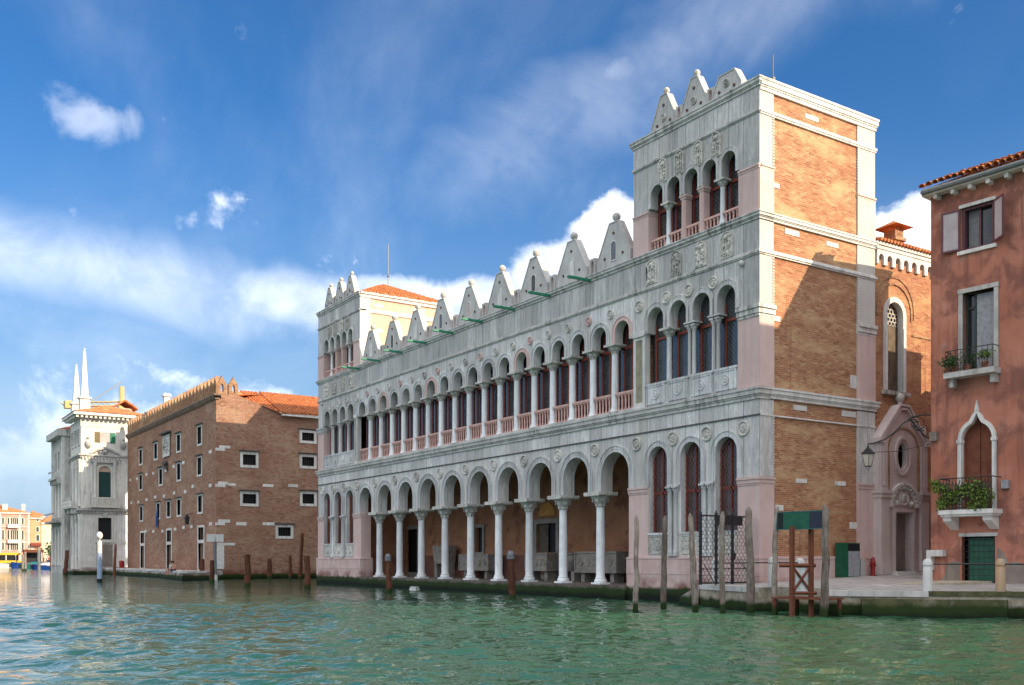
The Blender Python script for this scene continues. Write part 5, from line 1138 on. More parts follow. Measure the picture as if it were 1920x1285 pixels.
mer = MB().cell(-.50, .50, 0, 1.05, 0, .15, .25, .85, 0, .42, lambda t: .35*(1-abs(t)), 6)
mer.prism([(-.50, 1.05), (.50, 1.05), (.34, 1.35), (.12, 1.62), (0, 1.95), (-.12, 1.62), (-.34, 1.35)], 0, .42)
mer = mer.mesh('battlement')
nm = 31
for k in range(nm): O('battlement', mer, MT['brick_merlon'], wh, (-.55-39.4*k/(nm-1), .02, 18.98))
for u in (.62, 1.80): O('battlement', mer, MT['brick_merlon'], wh, (-.02, u, 18.98), (0, 0, R_(90)))
sw = [(2.49, 4.43, 11.57, 13.23), (8.96, 10.88, 14.52, 15.96), (8.96, 10.88, 11.8, 13.34), (2.49, 4.47, 7.55, 9.11), (9.0, 10.9, 7.74, 9.35), (6.29, 8.25, 4.21, 5.71)]
wq('end_wall', MB(WSd).holes(.5, 16, -1.0, 16.3, 0, .5, [(a+.28, b-.28, c+.28, d-.2) for a, b, c, d in sw]).prism([(0.5, 16.3), (16, 16.3), (16, 17.5), (6.9, 17.55), (2.3, 19.0), (.5, 19.0)], 0, .5), 'brick_warehouse')
wq('corner_wall', MB(WSd).box(.004, .5, -.004, .5, -1, 18.5), 'brick_warehouse')
for a, b, c, d in sw:
    w_ = O('window', MB(WSd).box(a+.28, b-.28, .32, .36, c+.2, d-.15), MT['black'], wh); O('surround', MB(WSd).frame(a, b, c, d, .28, -.06, .16), MT['istria'], w_); O('hood', MB(WSd).box(a-.12, b+.12, -.26, .05, d+.06, d+.15), MT['stone_dark'], w_)
    g = MB(WSd); n_ = 6
    for k in range(n_): u = a+.34+(b-a-.68)*k/(n_-1); g.box(u-.022, u+.022, .10, .15, c+.2, d-.2)
    O('grille', g, MT['iron'], w_)
for a, c, b, d in ((-.02, 13.17, .9, 13.45), (.3, 13.45, 1.48, 13.72), (-.02, 9.45, .95, 9.74), (.2, 9.74, 1.2, 10.0), (1.25, 9.62, 2.03, 9.86), (4.9, 9.66, 6.04, 9.95), (7.71, 9.74, 8.78, 10.06), (-.02, 5.52, .9, 5.80), (.2, 5.80, 1.45, 6.12), (2.08, 5.55, 3.17, 5.89), (4.9, 5.61, 6.23, 5.92), (.1, 3.45, 1.95, 3.72)): O('stone_block', MB(WSd).box(a, b, -.03, .2, c, d), MT['istria'], wh)
O('white_slab', MB(WSd).box(.06, .82, -.05, .1, 1.03, 3.44), MT['white_paint'], wh)
for x, z in ((-2.0, 13.2), (-2.0, 9.7), (-1.9, 5.7), (-9.0, 5.6), (-11.5, 9.6), (-16.2, 9.7), (-20.8, 9.6), (-25.0, 9.7), (-29.5, 9.6), (-34, 9.5), (-38, 9.6), (-12.2, 5.6), (-15.8, 5.5), (-21.5, 5.4), (-26, 5.5), (-30, 5.6), (-8.5, 10.0), (-12.3, 12.9), (-16.4, 12.8), (-20, 12.6), (-26, 12.7), (-29.5, 12.8), (-34.6, 12.6), (-38.5, 12.7)): O('stone_block', MB().box(x-.45, x+.45, -.04, .1, z-.16, z+.18), MT['istria'], wh)
# carved lion-less relief panel with canopy
rp = O('relief_panel', MB().box(-20.9, -17.9, -.08, .1, 14.2, 16.75).frame(-20.9, -17.9, 14.2, 16.75, .18, -.16, .1), MT['istria'], wh); mb = MB(); rg = random.Random(5)
for i in range(26): mb.sphere((rg.uniform(-20.4, -18.4), -.1, rg.uniform(14.7, 16.3)), rg.uniform(.10, .24), 7, 5)
O('carving', mb, MT['istria_dirty'], rp); O('canopy', MB().box(-21.4, -17.4, -.5, .1, 16.9, 17.1), MT['stone_dark'], rp); O('bust', MB().sphere((-19.2, -.3, 13.4), .35, 10, 7).box(-19.6, -18.8, -.3, .1, 12.7, 13.1), MT['stone_dark'], rp)
# roof with tiles, falling to the side canal
rf = wq('roof', MB().add([(.3, 6.9, 17.5), (.3, 16, 17.5), (-7, 16, 20.6), (-7, 2.3, 20.6), (-.2, 2.3, 18.9)], [(0,1,2,3),(0,3,4)]).add([(-.5, .6, 18.9), (-40, .6, 18.9), (-40, 8, 20.6), (-7, 8, 20.6)], [(0,1,2,3)]), 'tile')
tl = MB(); u = 5.0
while u < 15.5:
    x0 = .35 if u > 6.9 else -.1
    for j in range(14):
        f0, f1 = j/14, (j+1.1)/14; tl.tube([(x0-7.2*f0, u+random.uniform(-.02, .02), 17.62+3.1*f0+.05), (x0-7.2*f1, u, 17.60+3.1*f1)], [.19, .15], 6)
    u += .40
stuff(O('roof_tiles', tl, MT['tile'], rf)); O('eaves', MB().box(.02, .5, 6.9, 16, 17.25, 17.42).box(-3.2, -3.0, 7.0, 16, 19.0, 19.12), MT['istria'], rf)
O('chimney', MB().box(-27.8, -27.1, 1.6, 2.3, 18.5, 23.0).box(-27.95, -26.95, 1.45, 2.45, 22.6, 22.85), MT['istria'], rf)
O('gable', MB().prism([(-24, 19), (-17, 19), (-17, 20.9), (-20.5, 22.2), (-24, 20.9)], 2.5, 5), MT['white_far'], rf)
# blue cloth from a window, lantern on the wall
tag(O('blue_cloth', MB().add([(WX-23.9, WY-.12, 8.3), (WX-23.2, WY-.14, 8.4), (WX-23.1, WY-.20, 7.4), (WX-23.3, WY-.16, 5.9), (WX-23.9, WY-.22, 5.8), (WX-24.0, WY-.16, 7.2), (WX-23.55, WY-.30, 7.2), (WX-23.6, WY-.3, 6.0)], [(0,1,2,6),(0,6,5),(6,2,3,7),(5,6,7,4)]), MT['blue_cloth']), 'blue cloth hanging from a window of the brick warehouse', 'cloth')
t = thing('wall_lantern', 'black wall lantern on the brick warehouse near its corner', 'lantern', (WX-8.3, WY-.7, 6.3)); O('cage', MB().lathe(0, 0, [(.22, -.5), (.36, .3), (.1, .65)], 4, .5), MT['iron'], t); O('arm', MB().tube([(0, 0, .6), (0, .7, .8)], .04, 5), MT['iron'], t)
# warehouse quay
struct(O('warehouse_quay', MB().slab([(-112, -4.2, .82), (-84, -4.0, .82), (-66.6, -6.2, .82), (-70.4, -1.15, .82), (-112, -1.15, .88)], -1.5, 0), MT['quay_stone']))
kerbs((-112, -4.2, .88), (-84, -4.0, .88), .5, .2, 14, bpy.data.objects['warehouse_quay']); kerbs((-84, -4.0, .88), (-66.6, -6.2, .88), .5, .2, 8, bpy.data.objects['warehouse_quay']); kerbs((-66.6, -6.2, .88), (-70.4, -1.3, .88), .5, .2, 3, bpy.data.objects['warehouse_quay'])
# ================================================================== WHITE PALAZZO
wpz = thing('white_palazzo', 'ornate white stone palazzo with balconies, heavy cornice and two roof obelisks', 'palazzo', (-114, -6.9, 0))
PZ = lambda u, d, z: (-d, u, z)
def zq(name, mb, mt='istria', parent=wpz, **k): return O(name, mb, MT[mt] if isinstance(mt, str) else mt, parent, **k)
surf('palazzo_stone', (.64, .61, .55), (.78, .75, .69), .9, .8, .5, (.20,.195,.18), tint=.04, patch=[((.10,.10,.09), .5, .60, .72, .5)])
mb = MB(PZ); mb.holes(0, 6.8, .0, 8.25, 0, .5, [(2.15, 3.85, 4.7, 7.66)]); mb.box(0, 1.6, 0, .5, 8.25, 15.8); mb.cell(1.6, 4.4, 8.25, 15.8, 3.0, .8, 10.4, 13.9, 0, .5); mb.box(4.4, 6.8, 0, .5, 8.25, 15.8); mb.holes(0, 6.8, 15.8, 20.9, 0, .5, [(2.45, 3.65, 17.9, 19.2)])
zq('side_wall', mb, 'palazzo_stone')
zq('front_wall', MB().holes(-8, -.5, 0, 20.9, 0, .5, [(-1.9-2.3*k, -.9-2.3*k, a, b) for k in range(3) for a, b in ((2.5, 6.5), (10.0, 14.5), (17.6, 19.6))]), 'palazzo_stone')
for z0, z1, o_ in ((8.25, 8.9, .5), (15.75, 16.2, .35)):
    zq('cornice', MB(PZ).box(-o_*.5, 6.8, -o_*.5, .2, z0, (z0+z1)/2).box(-o_, 6.8, -o_, .2, (z0+z1)/2, z1), 'istria_dirty'); zq('front_cornice', MB().box(-8, .2, -o_*.5, .1, z0+.01, (z0+z1)/2+.01).box(-8, o_*.9, -o_*.98, .1, (z0+z1)/2+.012, z1-.01), 'istria_dirty')
c_ = zq('main_cornice', MB().box(-8.2, 1.1, -1.1, 6.9, 21.35, 21.62).box(-8.2, .95, -.95, 6.9, 21.62, 21.8), 'palazzo_stone')
for k in range(13): O('modillion', MB().box(.02, .9, -.75+.58*k, -.45+.58*k, 21.0, 21.33), MT['palazzo_stone'], c_); 
for k in range(14): O('modillion', MB().box(-.9-.55*k+.9, -.6-.55*k+.9, -.92, -.02, 21.0, 21.33), MT['palazzo_stone'], c_)
zq('frieze', MB(PZ).box(-.06, 6.8, -.06, .3, 19.9, 20.98), 'palazzo_stone')
w_ = zq('window', MB(PZ).box(2.15, 3.85, .3, .35, 4.7, 7.66), 'black'); O('surround', MB(PZ).frame(1.9, 4.1, 4.45, 7.9, .25, -.12, .2).box(1.7, 4.3, -.2, .1, 4.3, 4.45), MT['palazzo_stone'], w_); O('panel', MB(PZ).box(2.0, 4.0, -.06, .1, 1.0, 4.0), MT['plaster_grey'], w_); O('number_plate', MB(PZ).box(2.3, 3.7, -.1, .1, 4.02, 4.3), MT['istria_dirty'], w_)
w_ = zq('balcony_door', MB(PZ).box(2.2, 3.8, .2, .28, 10.4, 13.9), 'shutter_green'); O('fanlight', MB(PZ).prism([(2.2, 13.9), (3.8, 13.9)]+[(3.0+.8*math.cos(math.pi*i/10), 13.9+.8*math.sin(math.pi*i/10)) for i in range(1, 10)], .15, .25), MT['stucco_pale'], w_)
O('surround', MB(PZ).band(arcpts(3.0, .79, 10.4, 13.9)[::-1], .19, -.12, .1), MT['palazzo_stone'], w_)
for u in (1.75, 4.25): O('column', MB(PZ).lathe(u, -.25, [(.2, 10.3), (.2, 10.5), (.15, 10.6), (.14, 14.6), (.22, 14.8), (.26, 15.1)], 10), MT['palazzo_stone'], w_, smooth=True)
O('pediment', MB(PZ).box(1.3, 4.7, -.45, .1, 15.1, 15.5).band([(1.2, 16.2), (2.2, 16.75), (3.0, 17.0), (3.8, 16.75), (4.8, 16.2)], .25, -.4, .1).sphere((3.0, -.2, 16.6), .35, 10, 7), MT['istria_dirty'], w_)
b_ = zq('balcony', MB(PZ).box(1.2, 4.8, -.9, .1, 9.0, 9.25).box(1.2, 4.8, -.9, -.68, 10.2, 10.4).box(1.2, 2.0, -.88, -.70, 9.25, 10.2).box(4.0, 4.8, -.88, -.70, 9.25, 10.2), 'palazzo_stone')
for k in range(6): O('baluster', MB(PZ).lathe(2.2+.32*k, -.79, [(.09, 9.25), (.06, 9.4), (.10, 9.7), (.06, 10.0), (.1, 10.2)], 8), MT['palazzo_stone'], b_, smooth=True)
w_ = zq('attic_window', MB(PZ).box(2.45, 3.65, .05, .1, 17.9, 19.2), 'shutter_pale'); O('shutter', MB(PZ).box(1.75, 2.4, -.08, .0, 17.85, 19.25), MT['shutter_olive'], w_); O('shutter', MB(PZ).box(3.7, 4.35, -.08, .0, 17.85, 19.25), flat_('shutter_emerald', (.01, .16, .09), .5), w_)
for u0, u1, z0, z1 in ((.4, 1.35, 11.0, 14.5), (4.9, 5.9, 11.0, 13.0), (4.9, 5.9, 13.5, 14.6), (.4, 1.5, 4.6, 7.6), (4.7, 5.8, 4.6, 7.6), (4.7, 5.8, 1.4, 3.4), (.4, 1.5, 1.2, 3.6)): zq('wall_panel', MB(PZ).box(u0, u1, -.07, .1, z0, z1), 'palazzo_stone')
zq('corner_pilaster', MB(PZ).box(-.06, .35, -.10, .2, .9, 8.2), 'palazzo_stone'); zq('base', MB(PZ).box(-.5, 6.8, -.5, .3, -1.2, .75).box(-.2, 6.8, -.2, .3, .75, 1.0), 'quay_stone'); zq('front_base', MB().box(-8, .48, -1.0, .1, -1.2, .72), 'quay_stone')
for k in range(3):
    x = -1.4-2.3*k
    for a, b in ((2.5, 6.5), (10.0, 14.5), (17.6, 19.6)):
        w_ = zq('front_window', MB().box(x-.5, x+.5, .3, .34, a, b), 'black'); O('surround', MB().frame(x-.68, x+.68, a-.18, b+.18, .18, -.14, .1), MT['istria'], w_)
    zq('half_column', MB().lathe(x+1.15, -.12, [(.24, 9.2), (.2, 9.6), (.18, 14.8), (.3, 15.5)], 10), 'palazzo_stone', smooth=True); zq('half_column', MB().lathe(x+1.15, -.12, [(.26, .8), (.22, 1.2), (.2, 7.2), (.3, 8.1)], 10), 'palazzo_stone', smooth=True)
b_ = zq('front_balcony', MB().box(-6.5, -.6, -1.3, .1, 8.9, 9.2).box(-6.5, -.6, -1.3, -1.1, 10.1, 10.3), 'istria_dirty')
for k in range(16): O('baluster', MB().lathe(-6.3+.37*k, -1.2, [(.09, 9.2), (.06, 9.4), (.1, 9.7), (.06, 9.95), (.09, 10.1)], 7), MT['palazzo_stone'], b_)
for x in (-6.3, -3.8, -1.3): O('corbel', MB().box(x, x+.5, -1.1, .1, 8.2, 8.9), MT['istria_dirty'], b_)
for u in (.9, 5.4):
    zq('pilaster', MB(PZ).box(u-.22, u+.22, -.09, .1, 9.2, 15.2).box(u-.3, u+.3, -.14, .1, 15.2, 15.7).box(u-.3, u+.3, -.12, .1, 9.0, 9.35), 'palazzo_stone')
    zq('coat_of_arms', MB(PZ).sphere((u, -.1, 17.6), .45, 9, 7, 1.4).sphere((u, -.2, 18.4), .2, 8, 6), 'istria_dirty', smooth=True)
for k in range(9): zq('rusticated_block', MB(PZ).box(.02, 1.9, -.05-.03*(k % 2), .1, 1.0+.78*k, 1.74+.78*k), 'palazzo_stone'); zq('rusticated_block', MB(PZ).box(4.15, 6.7, -.05-.03*((k+1) % 2), .1, 1.0+.78*k, 1.74+.78*k), 'palazzo_stone')
zq('keystone', MB(PZ).prism([(2.8, 7.7), (3.2, 7.7), (3.35, 8.3), (2.65, 8.3)], -.3, .1), 'istria_dirty')
zq('dentils', MB(PZ).add([], []) if False else [m_.box(.1+.4*k, .3+.4*k, -.3, .1, 15.55, 15.74) for m_ in [MB(PZ)] for k in range(16)][-1], 'palazzo_stone')
zq('roof', MB().add([(1.1, -1.1, 21.8), (1.1, 9, 21.8), (-9, 9, 21.8), (-9, -1.1, 21.8), (-3, 4, 23.4), (-6, 4, 23.4)], [(0,1,4),(1,2,5,4),(2,3,5),(3,0,4,5)]), 'tile')
dm = zq('dormer', MB(lambda u, d, z: (-d, u, z)).box(5.2, 7.2, 3.0, 6, 22.0, 23.2), 'stucco_pale'); O('dormer_window', MB(PZ).box(5.6, 6.8, 2.95, 3.0, 22.4, 23.0), MT['glass_plain'], dm); O('dormer_roof', MB(PZ).prism([(4.5, 23.05), (6.2, 24.1), (7.9, 23.05), (7.9, 23.3), (6.2, 24.35), (4.5, 23.3)], 2.4, 6.2), MT['tile'], dm)
for i, (x, y, z0, z1) in enumerate(((-1.0, .6, 21.8, 30.4), (-7.0, .6, 21.8, 29.2))):
    ob = O('obelisk', MB().box(x-.62, x+.62, y-.62, y+.62, z0, z0+1.9).box(x-.8, x+.8, y-.8, y+.8, z0+1.9, z0+2.15).lathe(x, y, [(.66, z0+2.15), (.22, z1-.3), (.02, z1)], 4, .5), MT['white_paint'], wpz); O('finial', MB().sphere((x, y, z1+.05), .16, 8, 6), MT['istria'], ob)
tag(O('red_bin', MB().lathe(0, 0, [(.3, 0), (.35, .8), (.38, .82), (.2, 1.0)], 10), MT['hydrant_red'], None, (-111.6, -2.2, .86), smooth=True), 'small red bin at the far end of the warehouse quay', 'bin')
# older palace beyond
op = thing('old_palace', 'weathered narrow palace wall with balcony just past the white palazzo', 'palace', (-122.3, -7.7, 0))
O('wall', MB().holes(-9, 0, -.8, 19.4, 0, 6, [(-2.2-2.6*k, -1.2-2.6*k, a, b) for k in range(3) for a, b in ((2.0, 5.0), (8.8, 12.5), (15, 17.5))]), MT['istria_dirty'], op)
O('corner_strip', MB().box(-9.2, -8.6, -.3, .1, -.8, 19.3), MT['palazzo_stone'], op); O('corner_strip', MB().box(-.5, .05, -.3, .1, -.8, 19.3), MT['palazzo_stone'], op); O('cornice', MB().box(-9.6, .3, -.9, 6.5, 19.4, 20.3), MT['istria_dirty'], op)
for k in range(3):
    for a, b in ((2.0, 5.0), (8.8, 12.5), (15, 17.5)): O('window', MB().box(-2.2-2.6*k, -1.2-2.6*k, .3, .4, a, b), MT['black'], op)
O('balcony', MB().box(-8.5, -.4, -1.3, .1, 7.2, 7.5).box(-8.5, -.4, -1.3, -1.15, 8.4, 8.6), MT['istria_dirty'], op); O('roof', MB().add([(.3, -.9, 20.3), (.3, 6.5, 20.3), (-9.6, 6.5, 20.3), (-9.6, -.9, 20.3), (-4.6, 2.8, 21.8)], [(0,1,4),(1,2,4),(2,3,4),(3,0,4)]), MT['tile'], op)
for z in (13.3,):
    b_ = O('balcony', MB().box(-6.5, -.4, -1.1, .1, z, z+.3).box(-6.5, -.4, -1.1, -.95, z+1.1, z+1.3), MT['istria_dirty'], op)
    for k in range(5): O('corbel', MB().box(-6.2+1.4*k, -5.9+1.4*k, -.9, .1, z-.6, z), MT['istria_dirty'], b_)
for k in range(4):
    for z0, z1 in ((1.2, 6.6), (8.0, 13.0)): O('half_column', MB().lathe(-.4-2.6*k, -.15, [(.28, z0), (.22, z0+.4), (.2, z1-.5), (.32, z1)], 8), MT['palazzo_stone'], op, smooth=True)
# crane far behind
t = thing('tower_crane', 'yellow tower crane far behind the white palazzo', 'crane', (-170.3, 10.15, 0)); O('mast', MB().box(-.35, .35, -.35, .35, 0, 35), MT['crane_yellow'], t)
jb = MB()
jd = Vector((-6, -9.2, 0)).normalized()
for dz in (0, 1.0): jb.tube([(0, 0, 31.3+dz*.8), (jd.x*11, jd.y*11, 31.2+dz*.8)], .16, 4)
for k in range(12): jb.tube([(jd.x*k, jd.y*k, 31.3), (jd.x*(k+.8), jd.y*(k+.8), 32.1)], .09, 4)
jb.tube([(0, 0, 36), (jd.x*6, jd.y*6, 32)], .06, 4); O('jib', jb, MT['crane_yellow'], t); O('cab', MB().box(-.7, .7, -.7, .7, 30, 31.2), MT['crane_yellow'], t); O('counterweight', MB().box(jd.x*10-.9, jd.x*10+.9, jd.y*10-.9, jd.y*10+.9, 30.8, 32.2), MT['crane_yellow'], t)
# ================================================================== FAR BANK
FX = -250.0
FB = lambda u, d, z: (FX-d, u, z)
def far_house(name, lab, y0, y1, z1, mt, wins, roofh, wm='black', trim='white_far', shut=None):
    t = thing(name, lab, 'house', (FX, (y0+y1)/2, 0)); c = (y0+y1)/2
    Tl = lambda u, d, z: (-d, u-c, z)
    O('wall', MB(Tl).box(y0, y1, 0, 9, -1, z1), MT[mt], t); O('cornice', MB(Tl).box(y0-.1, y1+.1, -.35, .1, z1-.25, z1+.1), MT[trim], t)
    O('roof', MB(Tl).add([(y0-.2, -.4, z1+.1), (y1+.2, -.4, z1+.1), (y1+.2, 9.2, z1+.1), (y0-.2, 9.2, z1+.1), ((y0*.6+y1*.4), 4.4, z1+roofh), ((y0*.4+y1*.6), 4.4, z1+roofh)], [(0,1,5,4),(1,2,5),(2,3,4,5),(3,0,4)]), MT['tile'], t)
    for (u, z, w_, h) in wins:
        o = O('window', MB(Tl).box(u-w_/2, u+w_/2, -.03, .05, z, z+h), MT[wm], t); O('surround', MB(Tl).frame(u-w_/2-.13, u+w_/2+.13, z-.13, z+h+.13, .13, -.10, .03), MT[trim], o)
        if shut: O('shutter', MB(Tl).box(u-w_/2-.5, u-w_/2-.14, -.06, 0, z, z+h).box(u+w_/2+.14, u+w_/2+.5, -.06, 0, z, z+h), MT[shut], o)
    return t, Tl
wn = []
for z, h in ((10.9, 1.6), (7.0, 2.4), (4.4, 1.9)):
    wn += [(u, z, .38, h) for u in (-12, -10.4, -8, -7.3, -6.6, -5.9, -3.4, -1.6, -.4, .3, .75, 1.2, 1.65, 2.9, 4.2)]
t, Tl = far_house('pink_house', 'sunlit pink waterfront house with white trimmed narrow windows', -14, 4.55, 13.8, 'pink_far', wn, 2.4)
for z in (10.2, 6.3): O('string_course', MB(Tl).box(-14, 4.55, -.15, .05, z, z+.25), MT['white_far'], t)
for u in (-13.8, -6.9, -2.2, 2.2, 4.35): O('quoin', MB(Tl).box(u-.18, u+.18, -.08, .05, 0, 13.5), MT['white_far'], t)
O('balcony', MB(Tl).box(-.6, 1.9, -.9, 0, 10.0, 10.9), MT['white_far'], t); O('balcony', MB(Tl).box(-.6, 1.9, -.9, 0, 6.1, 7.0), MT['white_far'], t)
O('chimney', MB(Tl).box(2.9, 3.7, 2, 3, 14, 16.2).box(2.75, 3.85, 1.8, 3.2, 15.6, 15.9), MT['white_far'], t); O('dormer', MB(Tl).box(-1.6, -.4, 1, 3, 14, 16.0), MT['white_far'], t)
t, Tl = far_house('orange_house', 'narrow orange house squeezed between pink house and cream house', 4.62, 7.1, 12.6, 'orange_far', [(6.3, 9.1, .6, 1.2), (6.35, 6.75, .65, 1.5), (6.3, 11.8, .5, .6), (5.2, 1.6, .8, 2.2)], 2.0, 'shutter_green')
O('awning', MB(Tl).prism([(4.6, 5.5), (7.1, 5.5), (7.0, 6.2), (4.7, 6.2)], -1.4, .1), MT['awning'], t); O('mullion', MB(Tl).box(4.7, 5.6, -.05, .1, 4.1, 5.2), MT['white_far'], t)
far_house('cream_house', 'pale cream house with red roof next to the narrow orange house', 7.16, 16, 11.4, 'cream_far', [(u, z, .6, 1.3) for u in (8.0, 9.2, 10.4, 12, 14) for z in (2.2, 5.2, 8.4)], 2.6, 'stucco_pale')
far_house('yellow_house', 'pale yellow house on the far bank left of the pink house', -27, -14.2, 12.2, 'cream_far', [(u, z, .7, 1.5) for u in (-25.5, -23, -20.5, -18, -15.8) for z in (2.4, 5.8, 9)], 2.4, 'shutter_green')
far_house('russet_house', 'long russet house on the far bank past the yellow house', -48, -27.1, 14.5, 'pink_far', [(u, z, .8, 1.6) for u in (-46, -43, -40, -37, -34, -31, -28.6) for z in (2.6, 6.4, 10.6)], 2.8, 'shutter_green')
far_house('gabled_house', 'white gabled house peeping above the cream house', 7.6, 9.4, 13.4, 'white_far', [(8.3, 12.2, .5, .7)], 1.2).__class__
bpy.data.objects['gabled_house'].location.x -= 10
struct(O('far_quay', MB().box(-262, -247.5, -60, 60, -1.5, 1.0), MT['quay_stone']))
struct(O('city_ground', MB().box(-520, -252, -200, 130, -1.5, .95).box(-252, -72.8, 3.5, 130, -1.5, .7).box(-70, 160, 24, 130, -1.5, .9).box(-48, -.3, 5.0, 24.2, -1.5, .7).box(-122, -72.8, -1.0, 3.6, -1.5, .7).box(20, 160, 2.5, 24, -1.5, .85), MT['paving']))
leafbush = thing('far_tree', 'small green tree at the edge of the white palazzo', 'tree', (-215, 5.3, .9)); O('trunk', MB().tube([(0, 0, 0), (0, .1, 2.2)], [.2, .12], 6), MT['door_wood'], leafbush)
leaves(900, lambda r: (r.gauss(0, .9), r.gauss(0, .9), 3.2+r.gauss(0, .8)), 21, .28, 'crown', 'leaf_dark', leafbush)
# ---- boats
def hull(L, B, H, mt, parent, sheer=.25, cov=None):
    mb = MB(); n_ = 12; pts = []
    for k in range(n_+1):
        t = k/n_; x = -L/2+L*t; w_ = B/2*min(1, (t*5)**.6 if t < .2 else 1)*(1 if t < .6 else max(.02, 1-((t-.6)/.4)**2)); z1 = H+sheer*(2*t-1)**2
        pts += [(x, -w_, z1), (x, -w_*.75, -.2), (x, w_*.75, -.2), (x, w_, z1)]
    fs = []
    for k in range(n_):
        a = 4*k
        for j in range(3): fs.append((a+j, a+j+1, a+4+j+1, a+4+j))
        fs.append((a+3, a, a+4, a+7))
    fs += [(0, 1, 2, 3), (4*n_, 4*n_+1, 4*n_+2, 4*n_+3)]
    return O('hull', mb.add(pts, fs), MT[mt], parent)
def boat(lab, loc, rz, L, B, H, mt, cover=None, nm='moored_boat'):
    t = thing(nm, lab, 'boat', loc, rz, 'small boats moored at the bend'); hull(L, B, H, mt, t)
    if cover: O('cover', MB().lathe(0, 0, [(B*.52, H*.9), (B*.42, H*1.25), (B*.12, H*1.6)], 12), MT[cover], t, scale=(L/B*.72, 1, 1))
    [O('gunwale', MB().box(-L*.3, L*.2, a-B*.02, a+B*.02, H, H+.08), MT['wood_red'], t) for a in (-B*.48, B*.48)]
    O('engine', MB().box(-L/2-.35, -L/2, -.2, .2, .1, .95), MT['black'], t); return t
boat('blue boat under a pale tarpaulin beside the brown posts', (-184, -.6, 0), R_(75), 6.0, 2.3, .85, 'boat_blue', 'boat_white')
boat('teal boat with flat cover moored behind the grey post', (-206, .0, 0), R_(80), 6.0, 2.2, .95, 'boat_teal', 'boat_teal'); boat('dark blue boat with raised bow next to the yellow water bus', (-232, .8, 0), R_(100), 5.5, 2.2, 1.2, 'boat_blue', None)
t = thing('water_bus', 'yellow and white water bus with dark windows at the landing stage', 'boat', (-240, -6.5, 0), R_(90)); hull(20, 4.2, 1.3, 'boat_white', t, .1)
O('cabin', MB().box(-8.5, 7.0, -1.8, 1.8, 1.3, 3.1), MT['glass_plain'], t); O('roof', MB().box(-8.8, 7.4, -2.0, 2.0, 3.1, 3.6), MT['yellow'], t); O('stripe', MB().box(-9, 7.5, -2.16, -2.1, 1.2, 1.75), MT['yellow'], t); O('stripe', MB().box(-9, 7.5, 2.1, 2.16, 1.2, 1.75), MT['yellow'], t)
for k in range(8): O('window_post', MB().box(-8.4+2.1*k, -8.2+2.1*k, -1.86, -1.8, 1.5, 3.1), MT['white_paint'], t)
t = thing('landing_shelter', 'dark floating landing shelter with brown roof behind the blue boat', 'shelter', (-236, 3.4, 0)); O('roof', MB().box(-1.5, 1.5, -2.2, 2.2, 3.7, 4.4), MT['wood_brown'], t); O('wall', MB().box(-1.2, -1.0, -2.0, 2.0, .4, 3.7), MT['black'], t); O('deck', MB().box(-2, 2, -2.4, 2.4, -.2, .5), MT['wood_brown'], t)
for y in (-2, 2): O('post', MB().box(1.1, 1.3, y-.12, y+.12, .4, 3.8), MT['wood_pole'], t)
for x, y, z, r, lab, mt in ((-169.3, -4.47, 4.1, .34, 'thick grey-blue mooring pole before the teal boat', 'lead'), (-161.4, -7.67, 3.3, .2, 'taller of two slim pale poles beside the dark blue boat', 'wood_pole'), (-163, -7.9, 2.8, .2, 'shorter of two slim pale poles beside the dark blue boat', 'wood_pole'), (-178, -1.03, 2.9, .34, 'brown mooring pole beside the blue tarpaulin boat', 'wood_brown')): pole(x, y, (0, 0), z, r, lab, mt, False, 'poles at the far boats')
# ---- people
def person(lab, loc, rz, J, rad, parts, cloth, height=1.0, group='people sitting on the warehouse quay'):
    """J: joints, edges as parent index; skin-modifier body"""
    t = thing('person', lab, 'person', loc, rz, group)
    me = bpy.data.meshes.new('body'); me.from_pydata([j[0] for j in J], [(i, j[1]) for i, j in enumerate(J) if j[1] >= 0], [])
    o = bpy.data.objects.new('body', me); COL.objects.link(o); o.parent = t; me.materials.append(MT['skin'])
    sk = o.modifiers.new('skin', 'SKIN'); 
    for i, v in enumerate(me.skin_vertices[0].data): v.radius = (J[i][2], J[i][2]); v.use_root = (i == 0)
    o.modifiers.new('sub', 'SUBSURF').levels = 1; sk.use_smooth_shade = True; o.modifiers['sub'].render_levels = 1
    return t
def seated(side=1):
    return [((0, 0, .12), -1, .15), ((0, .02, .32), 0, .145), ((0, .0, .50), 1, .17), ((0, -.02, .60), 2, .06), ((0, -.04, .72), 3, .095), ((0, -.05, .82), 4, .075),
            ((.19, 0, .50), 2, .06), ((.26, -.05, .25), 6, .045), ((.22, -.24, .16), 7, .038), ((.21, -.30, .15), 8, .03), ((-.19, 0, .50), 2, .06), ((-.26, -.05, .25), 10, .045), ((-.22, -.24, .16), 11, .038), ((-.21, -.30, .15), 12, .03),
            ((.10, -.08, .10), 0, .09), ((.12, -.46, .12), 14, .065), ((.12, -.50, -.28), 15, .045), ((.12, -.60, -.32), 16, .035), ((-.10, -.08, .10), 0, .09), ((-.12, -.46, .12), 18, .065), ((-.12, -.50, -.28), 19, .045), ((-.12, -.60, -.32), 20, .035)]
def dress(t, shirt, shorts):
    O('hair', MB().sphere((0, .0, .80), .115, 10, 7), MT['hair'], t, smooth=True)
    if shirt: O('shirt', MB().lathe(0, .0, [(.19, .14), (.185, .3), (.21, .48), (.12, .585)], 12), MT[shirt], t, smooth=True, scale=(1.05, .85, 1))
    if shorts: O('shorts', MB().box(-.21, .21, -.42, .16, .0, .20), MT[shorts], t)
t = person('bare-shouldered person with pale towel sitting on the quay edge, feet over the water', (-74.2, -5.25, .82), R_(20), seated(), 1, 0, 0); dress(t, 'shirt_pale', None); t.scale = (1.15,)*3
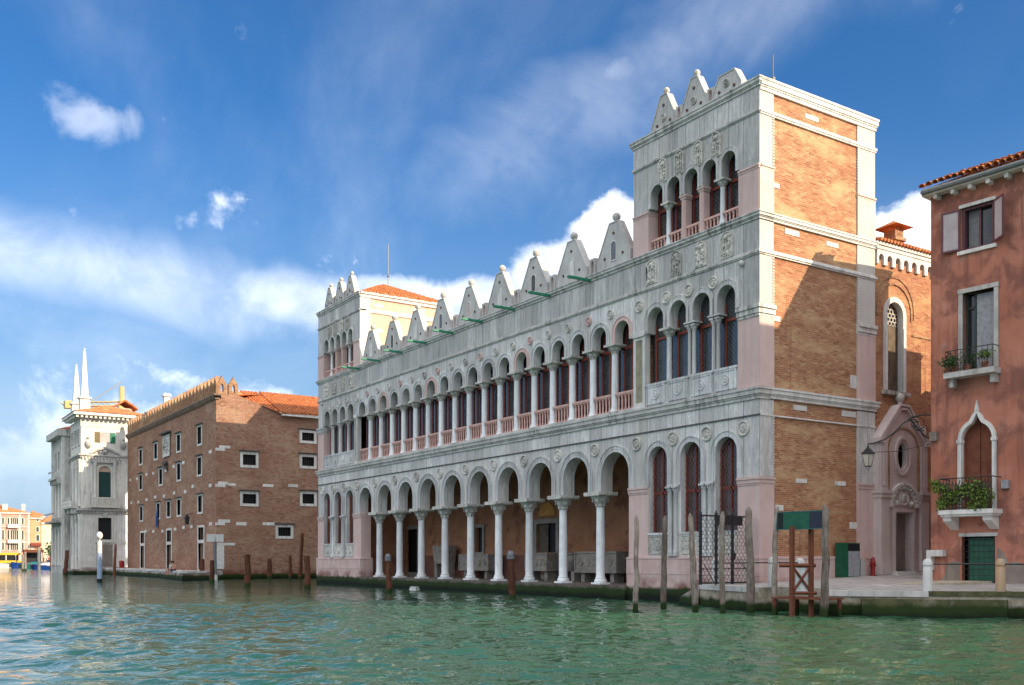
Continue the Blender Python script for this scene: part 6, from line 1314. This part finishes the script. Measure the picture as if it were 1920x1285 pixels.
t = person('bare-backed person in navy shorts sitting on the warehouse quay', (-73.2, -5.30, .82), R_(20), seated(), 1, 0, 0); dress(t, None, 'shorts_navy'); t.scale = (1.15,)*3
def standing(): return [((0, 0, .92), -1, .15), ((0, 0, 1.15), 0, .14), ((0, 0, 1.40), 1, .16), ((0, 0, 1.52), 2, .06), ((0, -.02, 1.64), 3, .095), ((0, -.02, 1.74), 4, .07), ((.2, 0, 1.40), 2, .055), ((.25, 0, 1.1), 6, .045), ((.24, -.08, .82), 7, .035), ((-.2, 0, 1.40), 2, .055), ((-.25, 0, 1.1), 9, .045), ((-.24, -.08, .82), 10, .035), ((.1, 0, .85), 0, .09), ((.11, 0, .47), 12, .065), ((.11, .02, .07), 13, .045), ((.11, -.12, .03), 14, .035), ((-.1, 0, .85), 0, .09), ((-.11, .03, .47), 16, .065), ((-.11, .1, .07), 17, .045), ((-.11, -.04, .03), 18, .035)]
for x, y, sh, lab in ((-247.9, 7.4, 'black', 'person in dark clothes standing on the far quay'), (-247.8, 8.3, 'shirt_pale', 'person in pale shirt standing on the far quay'), (-248.2, 9.0, 'boat_blue', 'person in blue shirt standing on the far quay'), (-248.0, 8.7, 'flower', 'person in red top standing on the far quay')):
    t = person(lab, (x, y, 1.0), R_(-90), standing(), 1, 0, 0, group='people on the far quay'); O('hair', MB().sphere((0, .02, 1.70), .11, 8, 6), MT['hair'], t); O('shirt', MB().lathe(0, 0, [(.19, .88), (.18, 1.15), (.21, 1.38), (.12, 1.5)], 10), MT[sh], t); O('trousers', MB().lathe(.11, 0, [(.09, .06), (.12, .9)], 8).lathe(-.11, 0, [(.09, .06), (.12, .9)], 8), MT['shorts_navy'], t)
# litter floating / lying on the portico edge
tag(O('foam_box', MB().box(-.3, .3, -.18, .18, 0, .12).box(-.26, .26, -.15, .15, .15, .22), MT['white_paint'], None, (-29.3, -1.0, -.02), (0, 0, .3)), 'white foam box floating at the arcade step', 'box')
tag(O('paper_scrap', MB().box(-.35, .35, -.1, .1, 0, .03), MT['white_paint'], None, (-38.3, .9, .73), (0, 0, .2)), 'white board lying on the portico floor', 'board')
